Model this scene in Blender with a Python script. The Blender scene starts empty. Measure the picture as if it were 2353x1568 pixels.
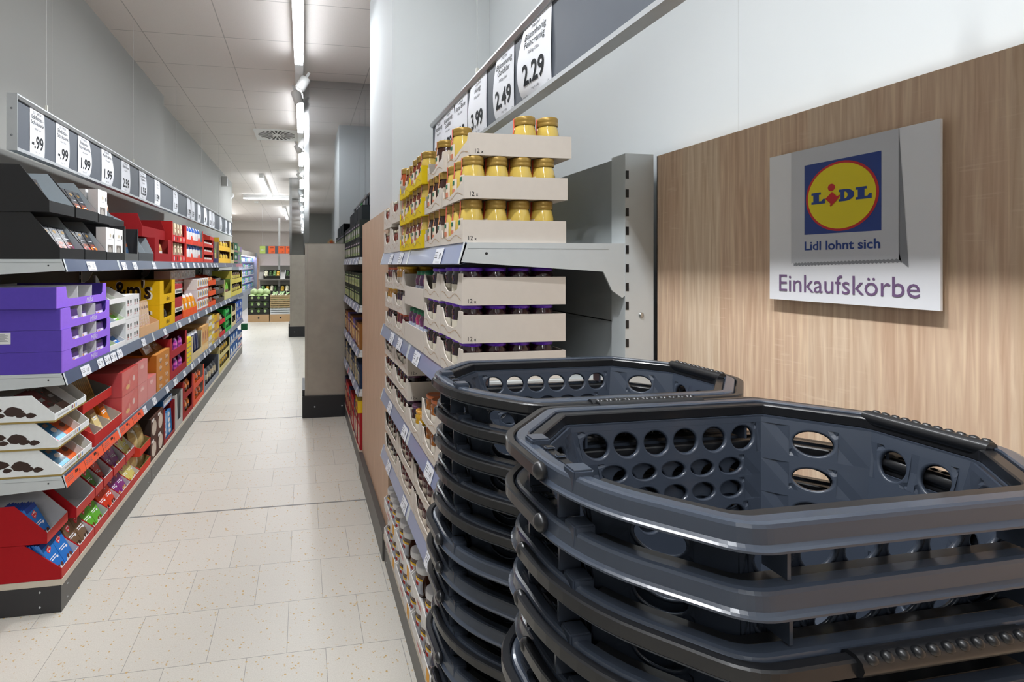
import bpy, bmesh, math, random, re
from mathutils import Matrix, Vector
R = random.Random(7)
sc = bpy.context.scene
col = sc.collection

# ------------------------------------------------------------------ camera
# frame 2353 x 1568, principal point at column 888, horizon at row 609, focal length 1155 px
FPX, CXP, HOR, CAMH = 1154.8, 888.0, 609.0, 1.52
YAW = math.atan(191.0 / FPX)
SY, CY = math.sin(YAW), math.cos(YAW)
cd = bpy.data.cameras.new('camera'); cam = bpy.data.objects.new('camera', cd); col.objects.link(cam)
cam.location = (0, 0, CAMH); cam.rotation_euler = (math.radians(90), 0, -YAW)
cd.sensor_width = 36.0; cd.lens = FPX / 2353 * 36
cd.shift_x = (1176.5 - CXP) / 2353; cd.shift_y = -(784 - HOR) / 2353
cd.clip_start = 0.02; cd.clip_end = 100
sc.camera = cam
# ------------------------------------------------------------------ world, exposure
w = bpy.data.worlds.new('world'); sc.world = w; w.use_nodes = True
w.node_tree.nodes['Background'].inputs[0].default_value = (.8, .85, .9, 1)
w.node_tree.nodes['Background'].inputs[1].default_value = 0.05
vs = sc.view_settings
vs.view_transform = 'Standard'; vs.look = 'None'; vs.gamma = 1; vs.use_curve_mapping = False
vs.exposure = 0.46
STRIP_W, SPOT_W = 11.0, 30.0
cy = sc.cycles
cy.use_denoising = True; cy.max_bounces = 7; cy.diffuse_bounces = 4; cy.glossy_bounces = 4
cy.caustics_reflective = False; cy.caustics_refractive = False; cy.sample_clamp_indirect = 4
try: cy.denoiser = 'OPENIMAGEDENOISE'
except Exception: pass
HC = 3.36                    # ceiling height
def strip_light(x, y0, y1, z, power, along_y=True):
    ld = bpy.data.lights.new('strip_lamp', 'AREA'); ld.shape = 'RECTANGLE'
    L = abs(y1 - y0); ld.size = .07 if along_y else L; ld.size_y = L if along_y else .07
    ld.energy = power; ld.color = (.955, .98, 1.0)
    o = bpy.data.objects.new('strip_lamp', ld); col.objects.link(o)
    return o, ld

# ------------------------------------------------------------------ helpers
def lin(c): return c / 12.92 if c <= .04045 else ((c + .055) / 1.055) ** 2.4
def rgb(h): return tuple(lin(int(h[i:i+2], 16) / 255) for i in (0, 2, 4)) + (1,)
MATS = {}
def M(h, rough=.55, metal=0.0, var=.06, scale=30.0, coat=0.0, bump=0.0, emit=0.0, stretch=None):
    key = (h, rough, metal, var, scale, coat, bump, emit, stretch)
    if key in MATS: return MATS[key]
    m = bpy.data.materials.new('surface_' + h); m.use_nodes = True
    nt = m.node_tree; b = nt.nodes['Principled BSDF']
    c = rgb(h)
    b.inputs['Roughness'].default_value = rough; b.inputs['Metallic'].default_value = metal
    if rough >= .6: b.inputs['Specular IOR Level'].default_value = .22
    if coat: b.inputs['Coat Weight'].default_value = coat; b.inputs['Coat Roughness'].default_value = .08
    if emit:
        b.inputs['Emission Color'].default_value = c; b.inputs['Emission Strength'].default_value = emit
    tc = nt.nodes.new('ShaderNodeTexCoord'); n = nt.nodes.new('ShaderNodeTexNoise')
    n.inputs['Scale'].default_value = scale; n.inputs['Detail'].default_value = 2
    src = tc.outputs['Object']
    if stretch:
        mp = nt.nodes.new('ShaderNodeMapping'); mp.inputs['Scale'].default_value = stretch
        nt.links.new(src, mp.inputs[0]); src = mp.outputs[0]
    nt.links.new(src, n.inputs['Vector'])
    mx = nt.nodes.new('ShaderNodeMix'); mx.data_type = 'RGBA'
    mx.inputs[6].default_value = tuple(min(1, x * (1 - var)) for x in c[:3]) + (1,)
    mx.inputs[7].default_value = tuple(min(1, x * (1 + var)) for x in c[:3]) + (1,)
    nt.links.new(n.outputs[0], mx.inputs[0]); nt.links.new(mx.outputs[2], b.inputs['Base Color'])
    if bump:
        bp = nt.nodes.new('ShaderNodeBump'); bp.inputs['Strength'].default_value = bump; bp.inputs['Distance'].default_value = .002
        nt.links.new(n.outputs[0], bp.inputs['Height']); nt.links.new(bp.outputs[0], b.inputs['Normal'])
    MATS[key] = m
    return m
def card(h): return M(h, .75, var=.05, scale=60)
def gloss(h): return M(h, .25, var=.04, scale=20, coat=.3)

TXT = {}
def text2d(s, bold=False):
    key = (s, bold)
    if key in TXT: return TXT[key]
    c = bpy.data.curves.new('lettering', 'FONT'); c.body = s; c.align_x = 'CENTER'; c.size = 1; c.resolution_u = 3; c.offset = .022 if bold else 0
    o = bpy.data.objects.new('lettering', c); col.objects.link(o)
    dg = bpy.context.evaluated_depsgraph_get(); dg.update()
    me = bpy.data.meshes.new_from_object(o.evaluated_get(dg))
    r = ([tuple(v.co) for v in me.vertices], [tuple(p.vertices) for p in me.polygons])
    bpy.data.objects.remove(o); bpy.data.curves.remove(c); bpy.data.meshes.remove(me)
    TXT[key] = r
    return r

class MB:
    def __init__(s): s.v = []; s.f = []; s.mi = []; s.sm = []; s.mats = []
    def m(s, mat):
        if mat not in s.mats: s.mats.append(mat)
        return s.mats.index(mat)
    def add(s, vs, fs, mat, smooth=False):
        o = len(s.v); s.v += [tuple(p) for p in vs]
        for i, f in enumerate(fs):
            s.f.append(tuple(o + k for k in f)); s.mi.append(s.m(mat[i] if isinstance(mat, list) else mat)); s.sm.append(smooth)
    def box(s, x0, x1, y0, y1, z0, z1, mat, **k):
        # k: front/back/left/right/top/bottom material overrides
        vs = [(x0,y0,z0),(x1,y0,z0),(x1,y1,z0),(x0,y1,z0),(x0,y0,z1),(x1,y0,z1),(x1,y1,z1),(x0,y1,z1)]
        fs = [(0,3,2,1),(4,5,6,7),(0,1,5,4),(2,3,7,6),(0,4,7,3),(1,2,6,5)]
        names = ['bottom','top','front','back','left','right']
        s.add(vs, fs, [k.get(n, mat) for n in names])
    def prism_x(s, poly, x0, x1, mat, c0=None, c1=None):
        n = len(poly); vs = [(x0, y, z) for y, z in poly] + [(x1, y, z) for y, z in poly]
        s.add(vs, [tuple(range(n))[::-1], tuple(range(n, 2*n))] + [(i, (i+1) % n, n+(i+1) % n, n+i) for i in range(n)],
              [c0 or mat, c1 or mat] + [mat] * n)
    def prism_y(s, poly, y0, y1, mat, c0=None, c1=None):
        n = len(poly); vs = [(x, y0, z) for x, z in poly] + [(x, y1, z) for x, z in poly]
        s.add(vs, [tuple(range(n)), tuple(range(n, 2*n))[::-1]] + [(i, n+i, n+(i+1) % n, (i+1) % n) for i in range(n)],
              [c0 or mat, c1 or mat] + [mat] * n)
    def prism_z(s, poly, z0, z1, mat):
        n = len(poly); vs = [(x, y, z0) for x, y in poly] + [(x, y, z1) for x, y in poly]
        s.add(vs, [tuple(range(n))[::-1], tuple(range(n, 2*n))] + [(i, (i+1) % n, n+(i+1) % n, n+i) for i in range(n)], mat)
    def lathe(s, prof, n=16, cx=0, cy=0, mat=None, a0=0.0, a1=2*math.pi, smooth=True, sx=1, sy=1):
        full = abs(a1 - a0 - 2*math.pi) < 1e-6; k = n if full else n + 1
        vs = []
        for r, z in prof:
            for i in range(k):
                a = a0 + (a1 - a0) * i / n; vs.append((cx + sx * r * math.cos(a), cy + sy * r * math.sin(a), z))
        fs = []
        for j in range(len(prof) - 1):
            for i in range(n):
                i2 = (i + 1) % k; fs.append((j*k+i, j*k+i2, (j+1)*k+i2, (j+1)*k+i))
        s.add(vs, fs, mat, smooth)
    def tube(s, pts, r, mat, n=8, caps=True):
        vs = []; m = len(pts)
        for i, p in enumerate(pts):
            p = Vector(p); t = (Vector(pts[min(i+1, m-1)]) - Vector(pts[max(i-1, 0)])).normalized()
            u = t.orthogonal().normalized() if abs(t.z) > .95 else t.cross(Vector((0, 0, 1))).normalized()
            w_ = t.cross(u)
            for k in range(n):
                a = 2*math.pi*k/n; vs.append(p + u*r*math.cos(a) + w_*r*math.sin(a))
        fs = [(i*n+k, i*n+(k+1) % n, (i+1)*n+(k+1) % n, (i+1)*n+k) for i in range(m-1) for k in range(n)]
        s.add(vs, fs, mat, True)
        if caps: s.add(vs[:n], [tuple(range(n))[::-1]], mat); s.add(vs[-n:], [tuple(range(n))], mat)
    def ball(s, c, r, mat, n=10, m=6, sx=1, sy=1, sz=1):
        prof = [(r*math.sin(math.pi*j/m), -r*math.cos(math.pi*j/m)) for j in range(m+1)]
        vs = []
        for q, z in prof:
            for i in range(n):
                a = 2*math.pi*i/n; vs.append((c[0]+sx*q*math.cos(a), c[1]+sy*q*math.sin(a), c[2]+sz*z))
        s.add(vs, [(j*n+i, j*n+(i+1) % n, (j+1)*n+(i+1) % n, (j+1)*n+i) for j in range(m) for i in range(n)], mat, True)
    # flat decoration on a front face (plane y = const, looking towards +y)
    def rect(s, x0, x1, z0, z1, mat, y=-.0006): s.add([(x0,y,z0),(x1,y,z0),(x1,y,z1),(x0,y,z1)], [(0,1,2,3)], mat)
    def poly(s, pts, mat, y=-.0006): s.add([(x, y, z) for x, z in pts], [tuple(range(len(pts)))], mat)
    def ell(s, cx, cz, rx, rz, mat, y=-.0006, n=18):
        s.poly([(cx+rx*math.cos(2*math.pi*i/n), cz+rz*math.sin(2*math.pi*i/n)) for i in range(n)], mat, y)
    def text(s, t, size, cx, z, mat, y=-.0009, warp=None, sx=1.0, slant=0.0, rot=0.0, fit=None, bold=False):
        vs, fs = text2d(t, bold); out = []
        if fit and vs: sx = min(sx, fit / (size * max(1e-6, max(p[0] for p in vs) - min(p[0] for p in vs))))
        ca, sa = math.cos(rot), math.sin(rot)
        for p in vs:
            px, pz = (p[0]*sx + p[1]*slant)*size, p[1]*size
            x, zz = cx + px*ca - pz*sa, z + px*sa + pz*ca
            out.append((x, (warp(x, zz) if warp else 0) + y, zz))
        s.add(out, fs, mat)
    def mesh(s, name):
        me = bpy.data.meshes.new(name); me.from_pydata(s.v, [], s.f)
        for m in s.mats: me.materials.append(m)
        me.polygons.foreach_set('material_index', s.mi); me.polygons.foreach_set('use_smooth', s.sm)
        me.validate(); me.update()
        return me

LABELS = {}
def tag(o, label, cat, group=None, kind=None):
    if label: o['label'] = label
    if cat: o['category'] = cat
    if group: o['group'] = group
    if kind: o['kind'] = kind
    if label:
        if len(re.findall(r"[A-Za-z0-9][A-Za-z0-9'\u2019-]*", label)) > 16: print('LONG', label)
        if label in LABELS and LABELS[label] != (group or o.name): print('DUP LABEL', label)
        LABELS[label] = group or o.name
    return o
def obj(name, me, loc=(0,0,0), rot=(0,0,0), parent=None):
    if isinstance(me, MB): me = me.mesh(name)
    o = bpy.data.objects.new(name, me); col.objects.link(o)
    o.location = loc; o.rotation_euler = rot
    if parent: o.parent = parent
    return o
def empty(name, loc=(0,0,0), rot=(0,0,0)):
    o = bpy.data.objects.new(name, None); col.objects.link(o); o.location = loc; o.rotation_euler = rot
    return o
def struct(name, mb, loc=(0,0,0), rot=(0,0,0), parent=None):
    o = obj(name, mb, loc, rot, parent)
    if not parent: o['kind'] = 'structure'
    return o
class Proto:
    """One kind of thing: a single mesh, or parts (name, mesh, [sub-parts]) placed under an Empty."""
    def __init__(s, name, parts):
        s.name = name
        def bake(p):
            p = tuple(p) + ([],) * (3 - len(p))
            return (p[0], p[1].mesh(p[0]) if isinstance(p[1], MB) else p[1], [bake(q) for q in p[2]])
        s.parts = [bake(p) for p in parts] if isinstance(parts, list) else None
        s.me = (parts.mesh(name) if isinstance(parts, MB) else parts) if s.parts is None else None
    def make(s, label, cat, group, lr):
        loc, rot = lr
        if s.me is not None: o = obj(s.name, s.me, loc, rot)
        else:
            o = empty(s.name, loc, rot)
            for n, me, subs in s.parts:
                p = obj(n, me, parent=o)
                for n2, me2, _ in subs: obj(n2, me2, parent=p)
        return tag(o, label, cat, group)
ORD = ['first','second','third','fourth','fifth','sixth','seventh','eighth','ninth','tenth','eleventh','twelfth','thirteenth','fourteenth',
       'fifteenth','sixteenth','seventeenth','eighteenth','nineteenth','twentieth','twenty-first','twenty-second','twenty-third','twenty-fourth',
       'twenty-fifth','twenty-sixth','twenty-seventh','twenty-eighth','twenty-ninth','thirtieth']
def Yu(u, X):
    """distance along the aisle at which the vertical plane x = X meets column u of the photograph"""
    a = (u - CXP) / FPX
    return X * (CY - SY * a) / (SY + CY * a)
class Slot:
    """a stretch of shelf front: near end y0, far end y1, front plane xf, board height z"""
    def __init__(s, side, y0, y1, xf, z): s.side, s.y0, s.y1, s.xf, s.z, s.w = side, y0, y1, xf, z, y1 - y0
    def at(s, lx=0, ly=0, lz=0, tilt=0, yaw=0, roll=0):
        if s.side < 0: return (s.xf - ly, s.y0 + lx, s.z + lz), (-tilt, roll, math.pi/2 + yaw)
        return (s.xf + ly, s.y1 - lx, s.z + lz), (-tilt, roll, -math.pi/2 + yaw)

# product builders; local frame: x along the shelf, y into it, z up, front at y = 0
def tray_mb(w, d, h, lip, slope, out, inn, t=.004, div=(), base=None):
    b = MB(); P = [(0,0),(d,0),(d,h),(slope,h),(0,lip)]
    b.prism_x(P, 0, t, out, out, inn); b.prism_x(P, w-t, w, out, inn, out)
    b.box(t, w-t, 0, t, 0, lip, out, back=inn, top=inn if lip > .03 else out); b.box(t, w-t, d-t, d, 0, h, out, front=inn)
    b.box(t, w-t, t, d-t, 0, t, inn, bottom=out)
    Q = [(t, t),(d-t, t),(d-t, h*.92),(slope+.01, h*.92),(t, lip*.9)]
    for x in div: b.prism_x(Q, x-.001, x+.001, inn)
    if base: b.box(-.0004, w+.0004, -.0004, d, 0, .008, base)
    return b
def window_mb(w, d, h, lip, colw, out, inn, t=.003, cut=.012, top=None, sidecut=0):
    """shelf-ready box: low front lip between two full-height posts, open top"""
    b = MB()
    F = [(0,0),(w,0),(w,h),(w-colw,h),(w-colw-cut,lip),(colw+cut,lip),(colw,h),(0,h)]
    b.prism_y(F, 0, t, out, out, inn)
    P = [(t,0),(d,0),(d,h),(t+sidecut,h),(t,h-sidecut*.6)]
    b.prism_x(P, 0, t, out, out, inn); b.prism_x(P, w-t, w, out, inn, out)
    b.box(t, w-t, d-t, d, 0, h, out, front=inn); b.box(t, w-t, t, d-t, 0, t, inn)
    if top: b.box(t, w-t, t, d-t, h-t, h, top)
    return b
def carton_mb(w, d, h, c, deco=None, side=None, top=None):
    b = MB(); k = {}
    if side: k['left'] = side; k['right'] = side
    if top: k['top'] = top
    e = min(w, d, h) * .02
    b.box(0, w, 0, d, 0, h, c, **k)
    if deco: deco(b, w, h)
    return b
def bag_mb(w, h, t, c, deco=None, n=6, m=7):
    """pillow pouch standing on its lower seam"""
    b = MB(); g = []
    def bul(i, j):
        x = 2*i/n - 1; z = 2*j/m - 1
        return t/2 * (1 - x**4) * (1 - abs(z)**3) ** .8
    for sgn in (-1, 1):
        vs = [(w*i/n, t/2 + sgn*bul(i, j), h*j/m) for j in range(m+1) for i in range(n+1)]
        fs = [(j*(n+1)+i, j*(n+1)+i+1, (j+1)*(n+1)+i+1, (j+1)*(n+1)+i) for j in range(m) for i in range(n)]
        if sgn > 0: fs = [f[::-1] for f in fs]
        mats = c
        if deco: mats = [deco(i, j, sgn) or c for j in range(m) for i in range(n)]
        b.add(vs, fs, mats, True)
    return b
# ================================================================== room materials
def node_mat(name, rough=.6, metal=0):
    m = bpy.data.materials.new(name); m.use_nodes = True
    b = m.node_tree.nodes['Principled BSDF']; b.inputs['Roughness'].default_value = rough; b.inputs['Metallic'].default_value = metal
    return m, m.node_tree, b
def N(nt, t, **k):
    n = nt.nodes.new(t)
    for a, v in k.items(): setattr(n, a, v)
    return n
def mixc(nt, fac, a, b, mode='MIX'):
    mx = N(nt, 'ShaderNodeMix', data_type='RGBA', blend_type=mode)
    for s, v in ((0, fac), (6, a), (7, b)):
        if isinstance(v, (tuple, float, int)): mx.inputs[s].default_value = v
        else: nt.links.new(v, mx.inputs[s])
    return mx.outputs[2]
def ramp(nt, src, p0, p1, c0=(0,0,0,1), c1=(1,1,1,1)):
    r = N(nt, 'ShaderNodeValToRGB'); e = r.color_ramp.elements
    e[0].position = p0; e[1].position = p1; e[0].color = c0; e[1].color = c1
    nt.links.new(src, r.inputs[0]); return r.outputs[0]
def floor_mat():
    m, nt, b = node_mat('terrazzo_tiles', .38)
    tc = N(nt, 'ShaderNodeTexCoord'); mp = N(nt, 'ShaderNodeMapping')
    mp.inputs['Location'].default_value = (.2155 + .303*40, -2.616 + 10*.3055 + 40*.3055, 0)
    nt.links.new(tc.outputs['Object'], mp.inputs[0])
    br = N(nt, 'ShaderNodeTexBrick', offset=.5, offset_frequency=2, squash=1)
    br.inputs['Scale'].default_value = 1; br.inputs['Brick Width'].default_value = .303; br.inputs['Row Height'].default_value = .3055
    br.inputs['Mortar Size'].default_value = .0013; br.inputs['Mortar Smooth'].default_value = .2; br.inputs['Bias'].default_value = 0
    br.inputs['Color1'].default_value = rgb('dcd7cc'); br.inputs['Color2'].default_value = rgb('d6d1c6'); br.inputs['Mortar'].default_value = rgb('98948c')
    nt.links.new(mp.outputs[0], br.inputs['Vector'])
    v = N(nt, 'ShaderNodeTexVoronoi'); v.inputs['Scale'].default_value = 62
    nt.links.new(tc.outputs['Object'], v.inputs['Vector'])
    n = N(nt, 'ShaderNodeTexNoise'); n.inputs['Scale'].default_value = 38; n.inputs['Detail'].default_value = 3
    nt.links.new(tc.outputs['Object'], n.inputs['Vector'])
    s1 = ramp(nt, v.outputs['Distance'], .24, .31, (1,1,1,1), (0,0,0,1))
    s2 = ramp(nt, n.outputs[0], .53, .58)
    mu = N(nt, 'ShaderNodeMath', operation='MULTIPLY'); nt.links.new(s1, mu.inputs[0]); nt.links.new(s2, mu.inputs[1])
    c = mixc(nt, mu.outputs[0], br.outputs['Color'], rgb('cba65e'))
    n2 = N(nt, 'ShaderNodeTexNoise'); n2.inputs['Scale'].default_value = 220
    nt.links.new(tc.outputs['Object'], n2.inputs['Vector'])
    c = mixc(nt, .12, c, ramp(nt, n2.outputs[0], .35, .65, (.35,.32,.28,1), (.9,.88,.84,1)))
    nt.links.new(c, b.inputs['Base Color'])
    return m
def ceiling_mat():
    m, nt, b = node_mat('ceiling_tiles', .85)
    tc = N(nt, 'ShaderNodeTexCoord'); mp = N(nt, 'ShaderNodeMapping')
    mp.inputs['Location'].default_value = (1.25 + .62*20, -4.02 + .625*40, 0)
    nt.links.new(tc.outputs['Object'], mp.inputs[0])
    br = N(nt, 'ShaderNodeTexBrick', offset=0, squash=1)
    br.inputs['Scale'].default_value = 1; br.inputs['Brick Width'].default_value = .62; br.inputs['Row Height'].default_value = .63
    br.inputs['Mortar Size'].default_value = .004; br.inputs['Mortar Smooth'].default_value = .1; br.inputs['Bias'].default_value = 0
    br.inputs['Color1'].default_value = rgb('ece5df'); br.inputs['Color2'].default_value = rgb('e9e2dc'); br.inputs['Mortar'].default_value = rgb('c0bab5')
    nt.links.new(mp.outputs[0], br.inputs['Vector'])
    n = N(nt, 'ShaderNodeTexNoise'); n.inputs['Scale'].default_value = 160; n.inputs['Detail'].default_value = 3
    nt.links.new(tc.outputs['Object'], n.inputs['Vector'])
    nt.links.new(mixc(nt, ramp(nt, n.outputs[0], .3, .7), mixc(nt, .08, br.outputs['Color'], (.4,.38,.36,1)), br.outputs['Color']), b.inputs['Base Color'])
    return m
def wood_mat(name, light, dark, sc_=(1, 22, .9), plank=True):
    m, nt, b = node_mat(name, .55)
    tc = N(nt, 'ShaderNodeTexCoord'); mp = N(nt, 'ShaderNodeMapping')
    mp.inputs['Scale'].default_value = sc_
    nt.links.new(tc.outputs['Object'], mp.inputs[0])
    n = N(nt, 'ShaderNodeTexNoise'); n.inputs['Scale'].default_value = 6; n.inputs['Detail'].default_value = 7; n.inputs['Distortion'].default_value = .6
    nt.links.new(mp.outputs[0], n.inputs['Vector'])
    c = mixc(nt, ramp(nt, n.outputs[0], .32, .68), rgb(dark), rgb(light))
    # broad flame figure
    mp2 = N(nt, 'ShaderNodeMapping'); mp2.inputs['Scale'].default_value = (1, 6, 1.0); nt.links.new(tc.outputs['Object'], mp2.inputs[0])
    wv = N(nt, 'ShaderNodeTexWave', wave_type='BANDS', bands_direction='Y'); wv.inputs['Scale'].default_value = 3.2
    wv.inputs['Distortion'].default_value = 9; wv.inputs['Detail'].default_value = 3; wv.inputs['Detail Scale'].default_value = 1.4
    nt.links.new(mp2.outputs[0], wv.inputs['Vector'])
    c = mixc(nt, ramp(nt, wv.outputs[0], .0, .9, (.34,.34,.34,1), (0,0,0,1)), c, rgb(dark))
    if plank:
        # glued lamellas of uneven tone
        v = N(nt, 'ShaderNodeTexVoronoi', voronoi_dimensions='1D'); v.inputs['Scale'].default_value = 9
        sx = N(nt, 'ShaderNodeSeparateXYZ'); nt.links.new(tc.outputs['Object'], sx.inputs[0]); nt.links.new(sx.outputs['Y'], v.inputs['W'])
        c = mixc(nt, .5, c, ramp(nt, v.outputs['Color'], .1, .9, (.33,.31,.29,1), (.66,.65,.63,1)), 'OVERLAY')
    # pale cross rays
    mp3 = N(nt, 'ShaderNodeMapping'); mp3.inputs['Scale'].default_value = (1, 14, 130); nt.links.new(tc.outputs['Object'], mp3.inputs[0])
    n3 = N(nt, 'ShaderNodeTexNoise'); n3.inputs['Scale'].default_value = 1.2; n3.inputs['Detail'].default_value = 1; nt.links.new(mp3.outputs[0], n3.inputs['Vector'])
    n4 = N(nt, 'ShaderNodeTexNoise'); n4.inputs['Scale'].default_value = 5; nt.links.new(tc.outputs['Object'], n4.inputs['Vector'])
    mu = N(nt, 'ShaderNodeMath', operation='MULTIPLY'); nt.links.new(ramp(nt, n3.outputs[0], .62, .7), mu.inputs[0]); nt.links.new(ramp(nt, n4.outputs[0], .52, .62), mu.inputs[1])
    mu2 = N(nt, 'ShaderNodeMath', operation='MULTIPLY'); nt.links.new(mu.outputs[0], mu2.inputs[0]); mu2.inputs[1].default_value = .35
    c = mixc(nt, mu2.outputs[0], c, rgb(light))
    nt.links.new(c, b.inputs['Base Color'])
    return m
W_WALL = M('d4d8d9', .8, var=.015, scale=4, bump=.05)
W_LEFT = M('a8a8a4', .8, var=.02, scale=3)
FLOOR = floor_mat(); CEIL = ceiling_mat()
OAK = wood_mat('pale_oak', 'efd7bd', 'd0b094'); OAK2 = wood_mat('pale_oak_cladding', 'd8bba0', 'ba9a7e', (26, 26, .8), False)
STEEL = M('a8a298', .40, .75, var=.12, scale=9, bump=.02); MIRROR = M('c9ccce', .03, 1.0, var=.02, scale=3)
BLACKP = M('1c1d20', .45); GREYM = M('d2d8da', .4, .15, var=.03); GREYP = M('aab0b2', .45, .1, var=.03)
DARKBACK = M('5d5954', .6); ALU = M('c2c6c9', .35, .5); KICK = M('5b5957', .4, .3); KICKEND = M('2e2e31', .5)

# ================================================================== shell
def slab(name, x0, x1, y0, y1, z0, z1, mat, **k):
    b = MB(); b.box(x0, x1, y0, y1, z0, z1, mat, **k); return struct(name, b)
slab('floor', -5, 1.3, -8, 23, -.06, 0, FLOOR)
slab('ceiling', -5, 1.3, -8, 22.6, HC, HC+.06, CEIL)
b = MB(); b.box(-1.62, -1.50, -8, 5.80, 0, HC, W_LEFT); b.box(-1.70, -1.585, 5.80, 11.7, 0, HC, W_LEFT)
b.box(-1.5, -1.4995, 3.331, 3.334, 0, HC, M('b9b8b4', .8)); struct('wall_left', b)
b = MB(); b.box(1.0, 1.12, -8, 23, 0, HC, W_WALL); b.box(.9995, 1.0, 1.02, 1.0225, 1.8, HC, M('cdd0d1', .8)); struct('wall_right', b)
b = MB(); b.box(-5, 1.2, 22.4, 22.5, 0, HC, M('cfc6bc', .8)); b.box(-5, 1.2, 21.6, 22.4, 2.95, HC, M('d9d3cb', .8)); struct('wall_back', b)
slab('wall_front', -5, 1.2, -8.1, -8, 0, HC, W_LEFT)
slab('wall_far', -5.1, -5, 11.7, 22.5, 0, HC, M('cfc6bc', .8))
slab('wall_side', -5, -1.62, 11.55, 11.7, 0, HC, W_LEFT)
# oak panelling along the right wall, pillar with oak base
b = MB(); b.box(.94, .999, -7.9, 1.215, 0, 1.813, OAK); b.box(.94, .9405, 1.2152, 1.2175, 0, 1.813, BLACKP); struct('trim_1', b)
b = MB(); b.box(.43, .999, 2.545, 3.68, 0, 1.812, OAK2); struct('trim_2', b)
slab('pillar', .462, .999, 2.6, 3.5, 1.8121, HC, W_WALL)
b = MB(); b.box(.3995, .4295, 2.545, 3.68, 0, .145, KICK); struct('baseboard_right', b)
b = MB(); b.box(-1.03, .40, 3.226, 3.2375, .0002, .0012, M('8b8a88', .5)); b.box(-1.03, .0, 5.095, 5.105, .0002, .0012, M('8b8a88', .5)); struct('trim_3', b)

def steel_column(x0, x1, y0, y1):
    b = MB(); b.box(x0+.004, x1, y0+.004, y1-.004, .21, 1.734, STEEL); o = struct('column', b)
    b = MB(); b.box(x0, x1, y0, y1, 1.7342, HC-.001, MIRROR)
    b.box(x0-.003, x0+.045, y0-.003, y0-.0005, 1.7342, HC-.002, M('b9bcbe', .12, 1.0, var=.04, scale=3)); struct('mirror_panel', b, parent=o)
    b = MB(); b.box(x0-.022, x1, y0-.022, y0+.0035, .0005, .215, BLACKP); b.box(x0-.022, x0+.003, y0+.0035, y1, .0005, .275, BLACKP)
    for x in (x0+.1, x0+.37): b.ball((x, y0-.022, .11), .008, ALU, 8, 4, sy=.4)
    struct('kick_plate', b, parent=o)
    b = MB(); b.box(x0+.03, x0+.033, y0+.003, y0+.005, .22, 1.73, M('7d7972', .4, .8)); struct('panel_seam', b, parent=o)
    return o
steel_column(.012, .999, 5.06, 5.62)
steel_column(-.285, .35, 10.78, 11.3)

# ================================================================== lights on the ceiling trunking
LAMPW = M('f4f5f4', .4, var=.01); DIFF = M('f2f8ff', .5, var=0, emit=21.0)
def ceiling_strip(x, y0, y1, label, along=True, power=STRIP_W, group='light strips along the ceiling trunking'):
    L = y1 - y0; z = HC - .10
    o = empty('ceiling_light', (x, (y0+y1)/2, HC) if along else ((y0+y1)/2, x, HC))
    if not along: o.rotation_euler = (0, 0, math.pi/2)
    tag(o, label, 'ceiling light', group)
    b = MB(); b.box(-.038, .038, -L/2, L/2, -.085, -.0005, LAMPW); obj('housing', b, parent=o)
    b = MB(); b.box(-.034, .034, -L/2+.004, L/2-.004, -.108, -.0851, DIFF); obj('diffuser', b, parent=o)
    lo, ld = strip_light(0, 0, L, 0, power); lo.parent = o; lo.location = (0, 0, -.110)
    return o
STR = [(-5.93,'first'),(-3.66,'second'),(-1.39,'third'),(.88,'fourth'),(3.15,'fifth'),(5.42,'sixth'),(7.69,'seventh'),(9.96,'eighth'),(12.23,'ninth')]
for y, n in STR:
    o = ceiling_strip(-.038, y, y+1.27, f'white light strip, {n} along the trunking above the aisle')
    b = MB(); b.box(-.038, .038, .637, 1.633, -.07, -.0005, LAMPW); obj('trunking', b, parent=o)
ceiling_strip(13.6, -1.55, -.38, 'white light strip running crosswise above the produce crates', along=False, group='light strips beyond the aisle')
ceiling_strip(-.84, 10.4, 13.4, 'long white light strip meeting the crosswise strip', group='light strips beyond the aisle')
ceiling_strip(-2.6, 15.0, 19.0, 'white light strip over the chiller cabinet', power=50, group='light strips beyond the aisle')  # extra strip, added to brighten the chiller end
ceiling_strip(-.6, 16.0, 19.5, 'white light strip above the produce stand', power=40, group='light strips beyond the aisle')  # likewise added, brightens the far produce area
def spot_proto():
    p = []
    b = MB(); b.lathe([(0,.0),(.045,0),(.048,.004),(.048,.12),(.04,.13),(0,.13)], 20, mat=LAMPW); p.append(('lamp_housing', b))
    b = MB(); b.lathe([(.0,-.0006),(.034,-.0006)], 20, mat=M('ffffff', .3, var=0, emit=9.0)); b.lathe([(.0345,-.0008),(.046,-.0008)], 20, mat=M('3a3a3a', .4)); p.append(('lamp_lens', b))
    b = MB(); b.box(-.012, .012, -.012, .012, .125, .185, LAMPW); p.append(('bracket', b))
    return Proto('spotlight', p)
SPOT = spot_proto(); SPR = random.Random(3)
AIM = {1: ((2.2, 24, 34), (1.4, 20, 30)), 2: ((2.0, -20, 0), (2.5, -21, 6)), 3: ((1.6, 34, -10), (3.2, 33, 6)), 4: ((3.2, 30, 2), (.5, -20, 4))}
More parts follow.
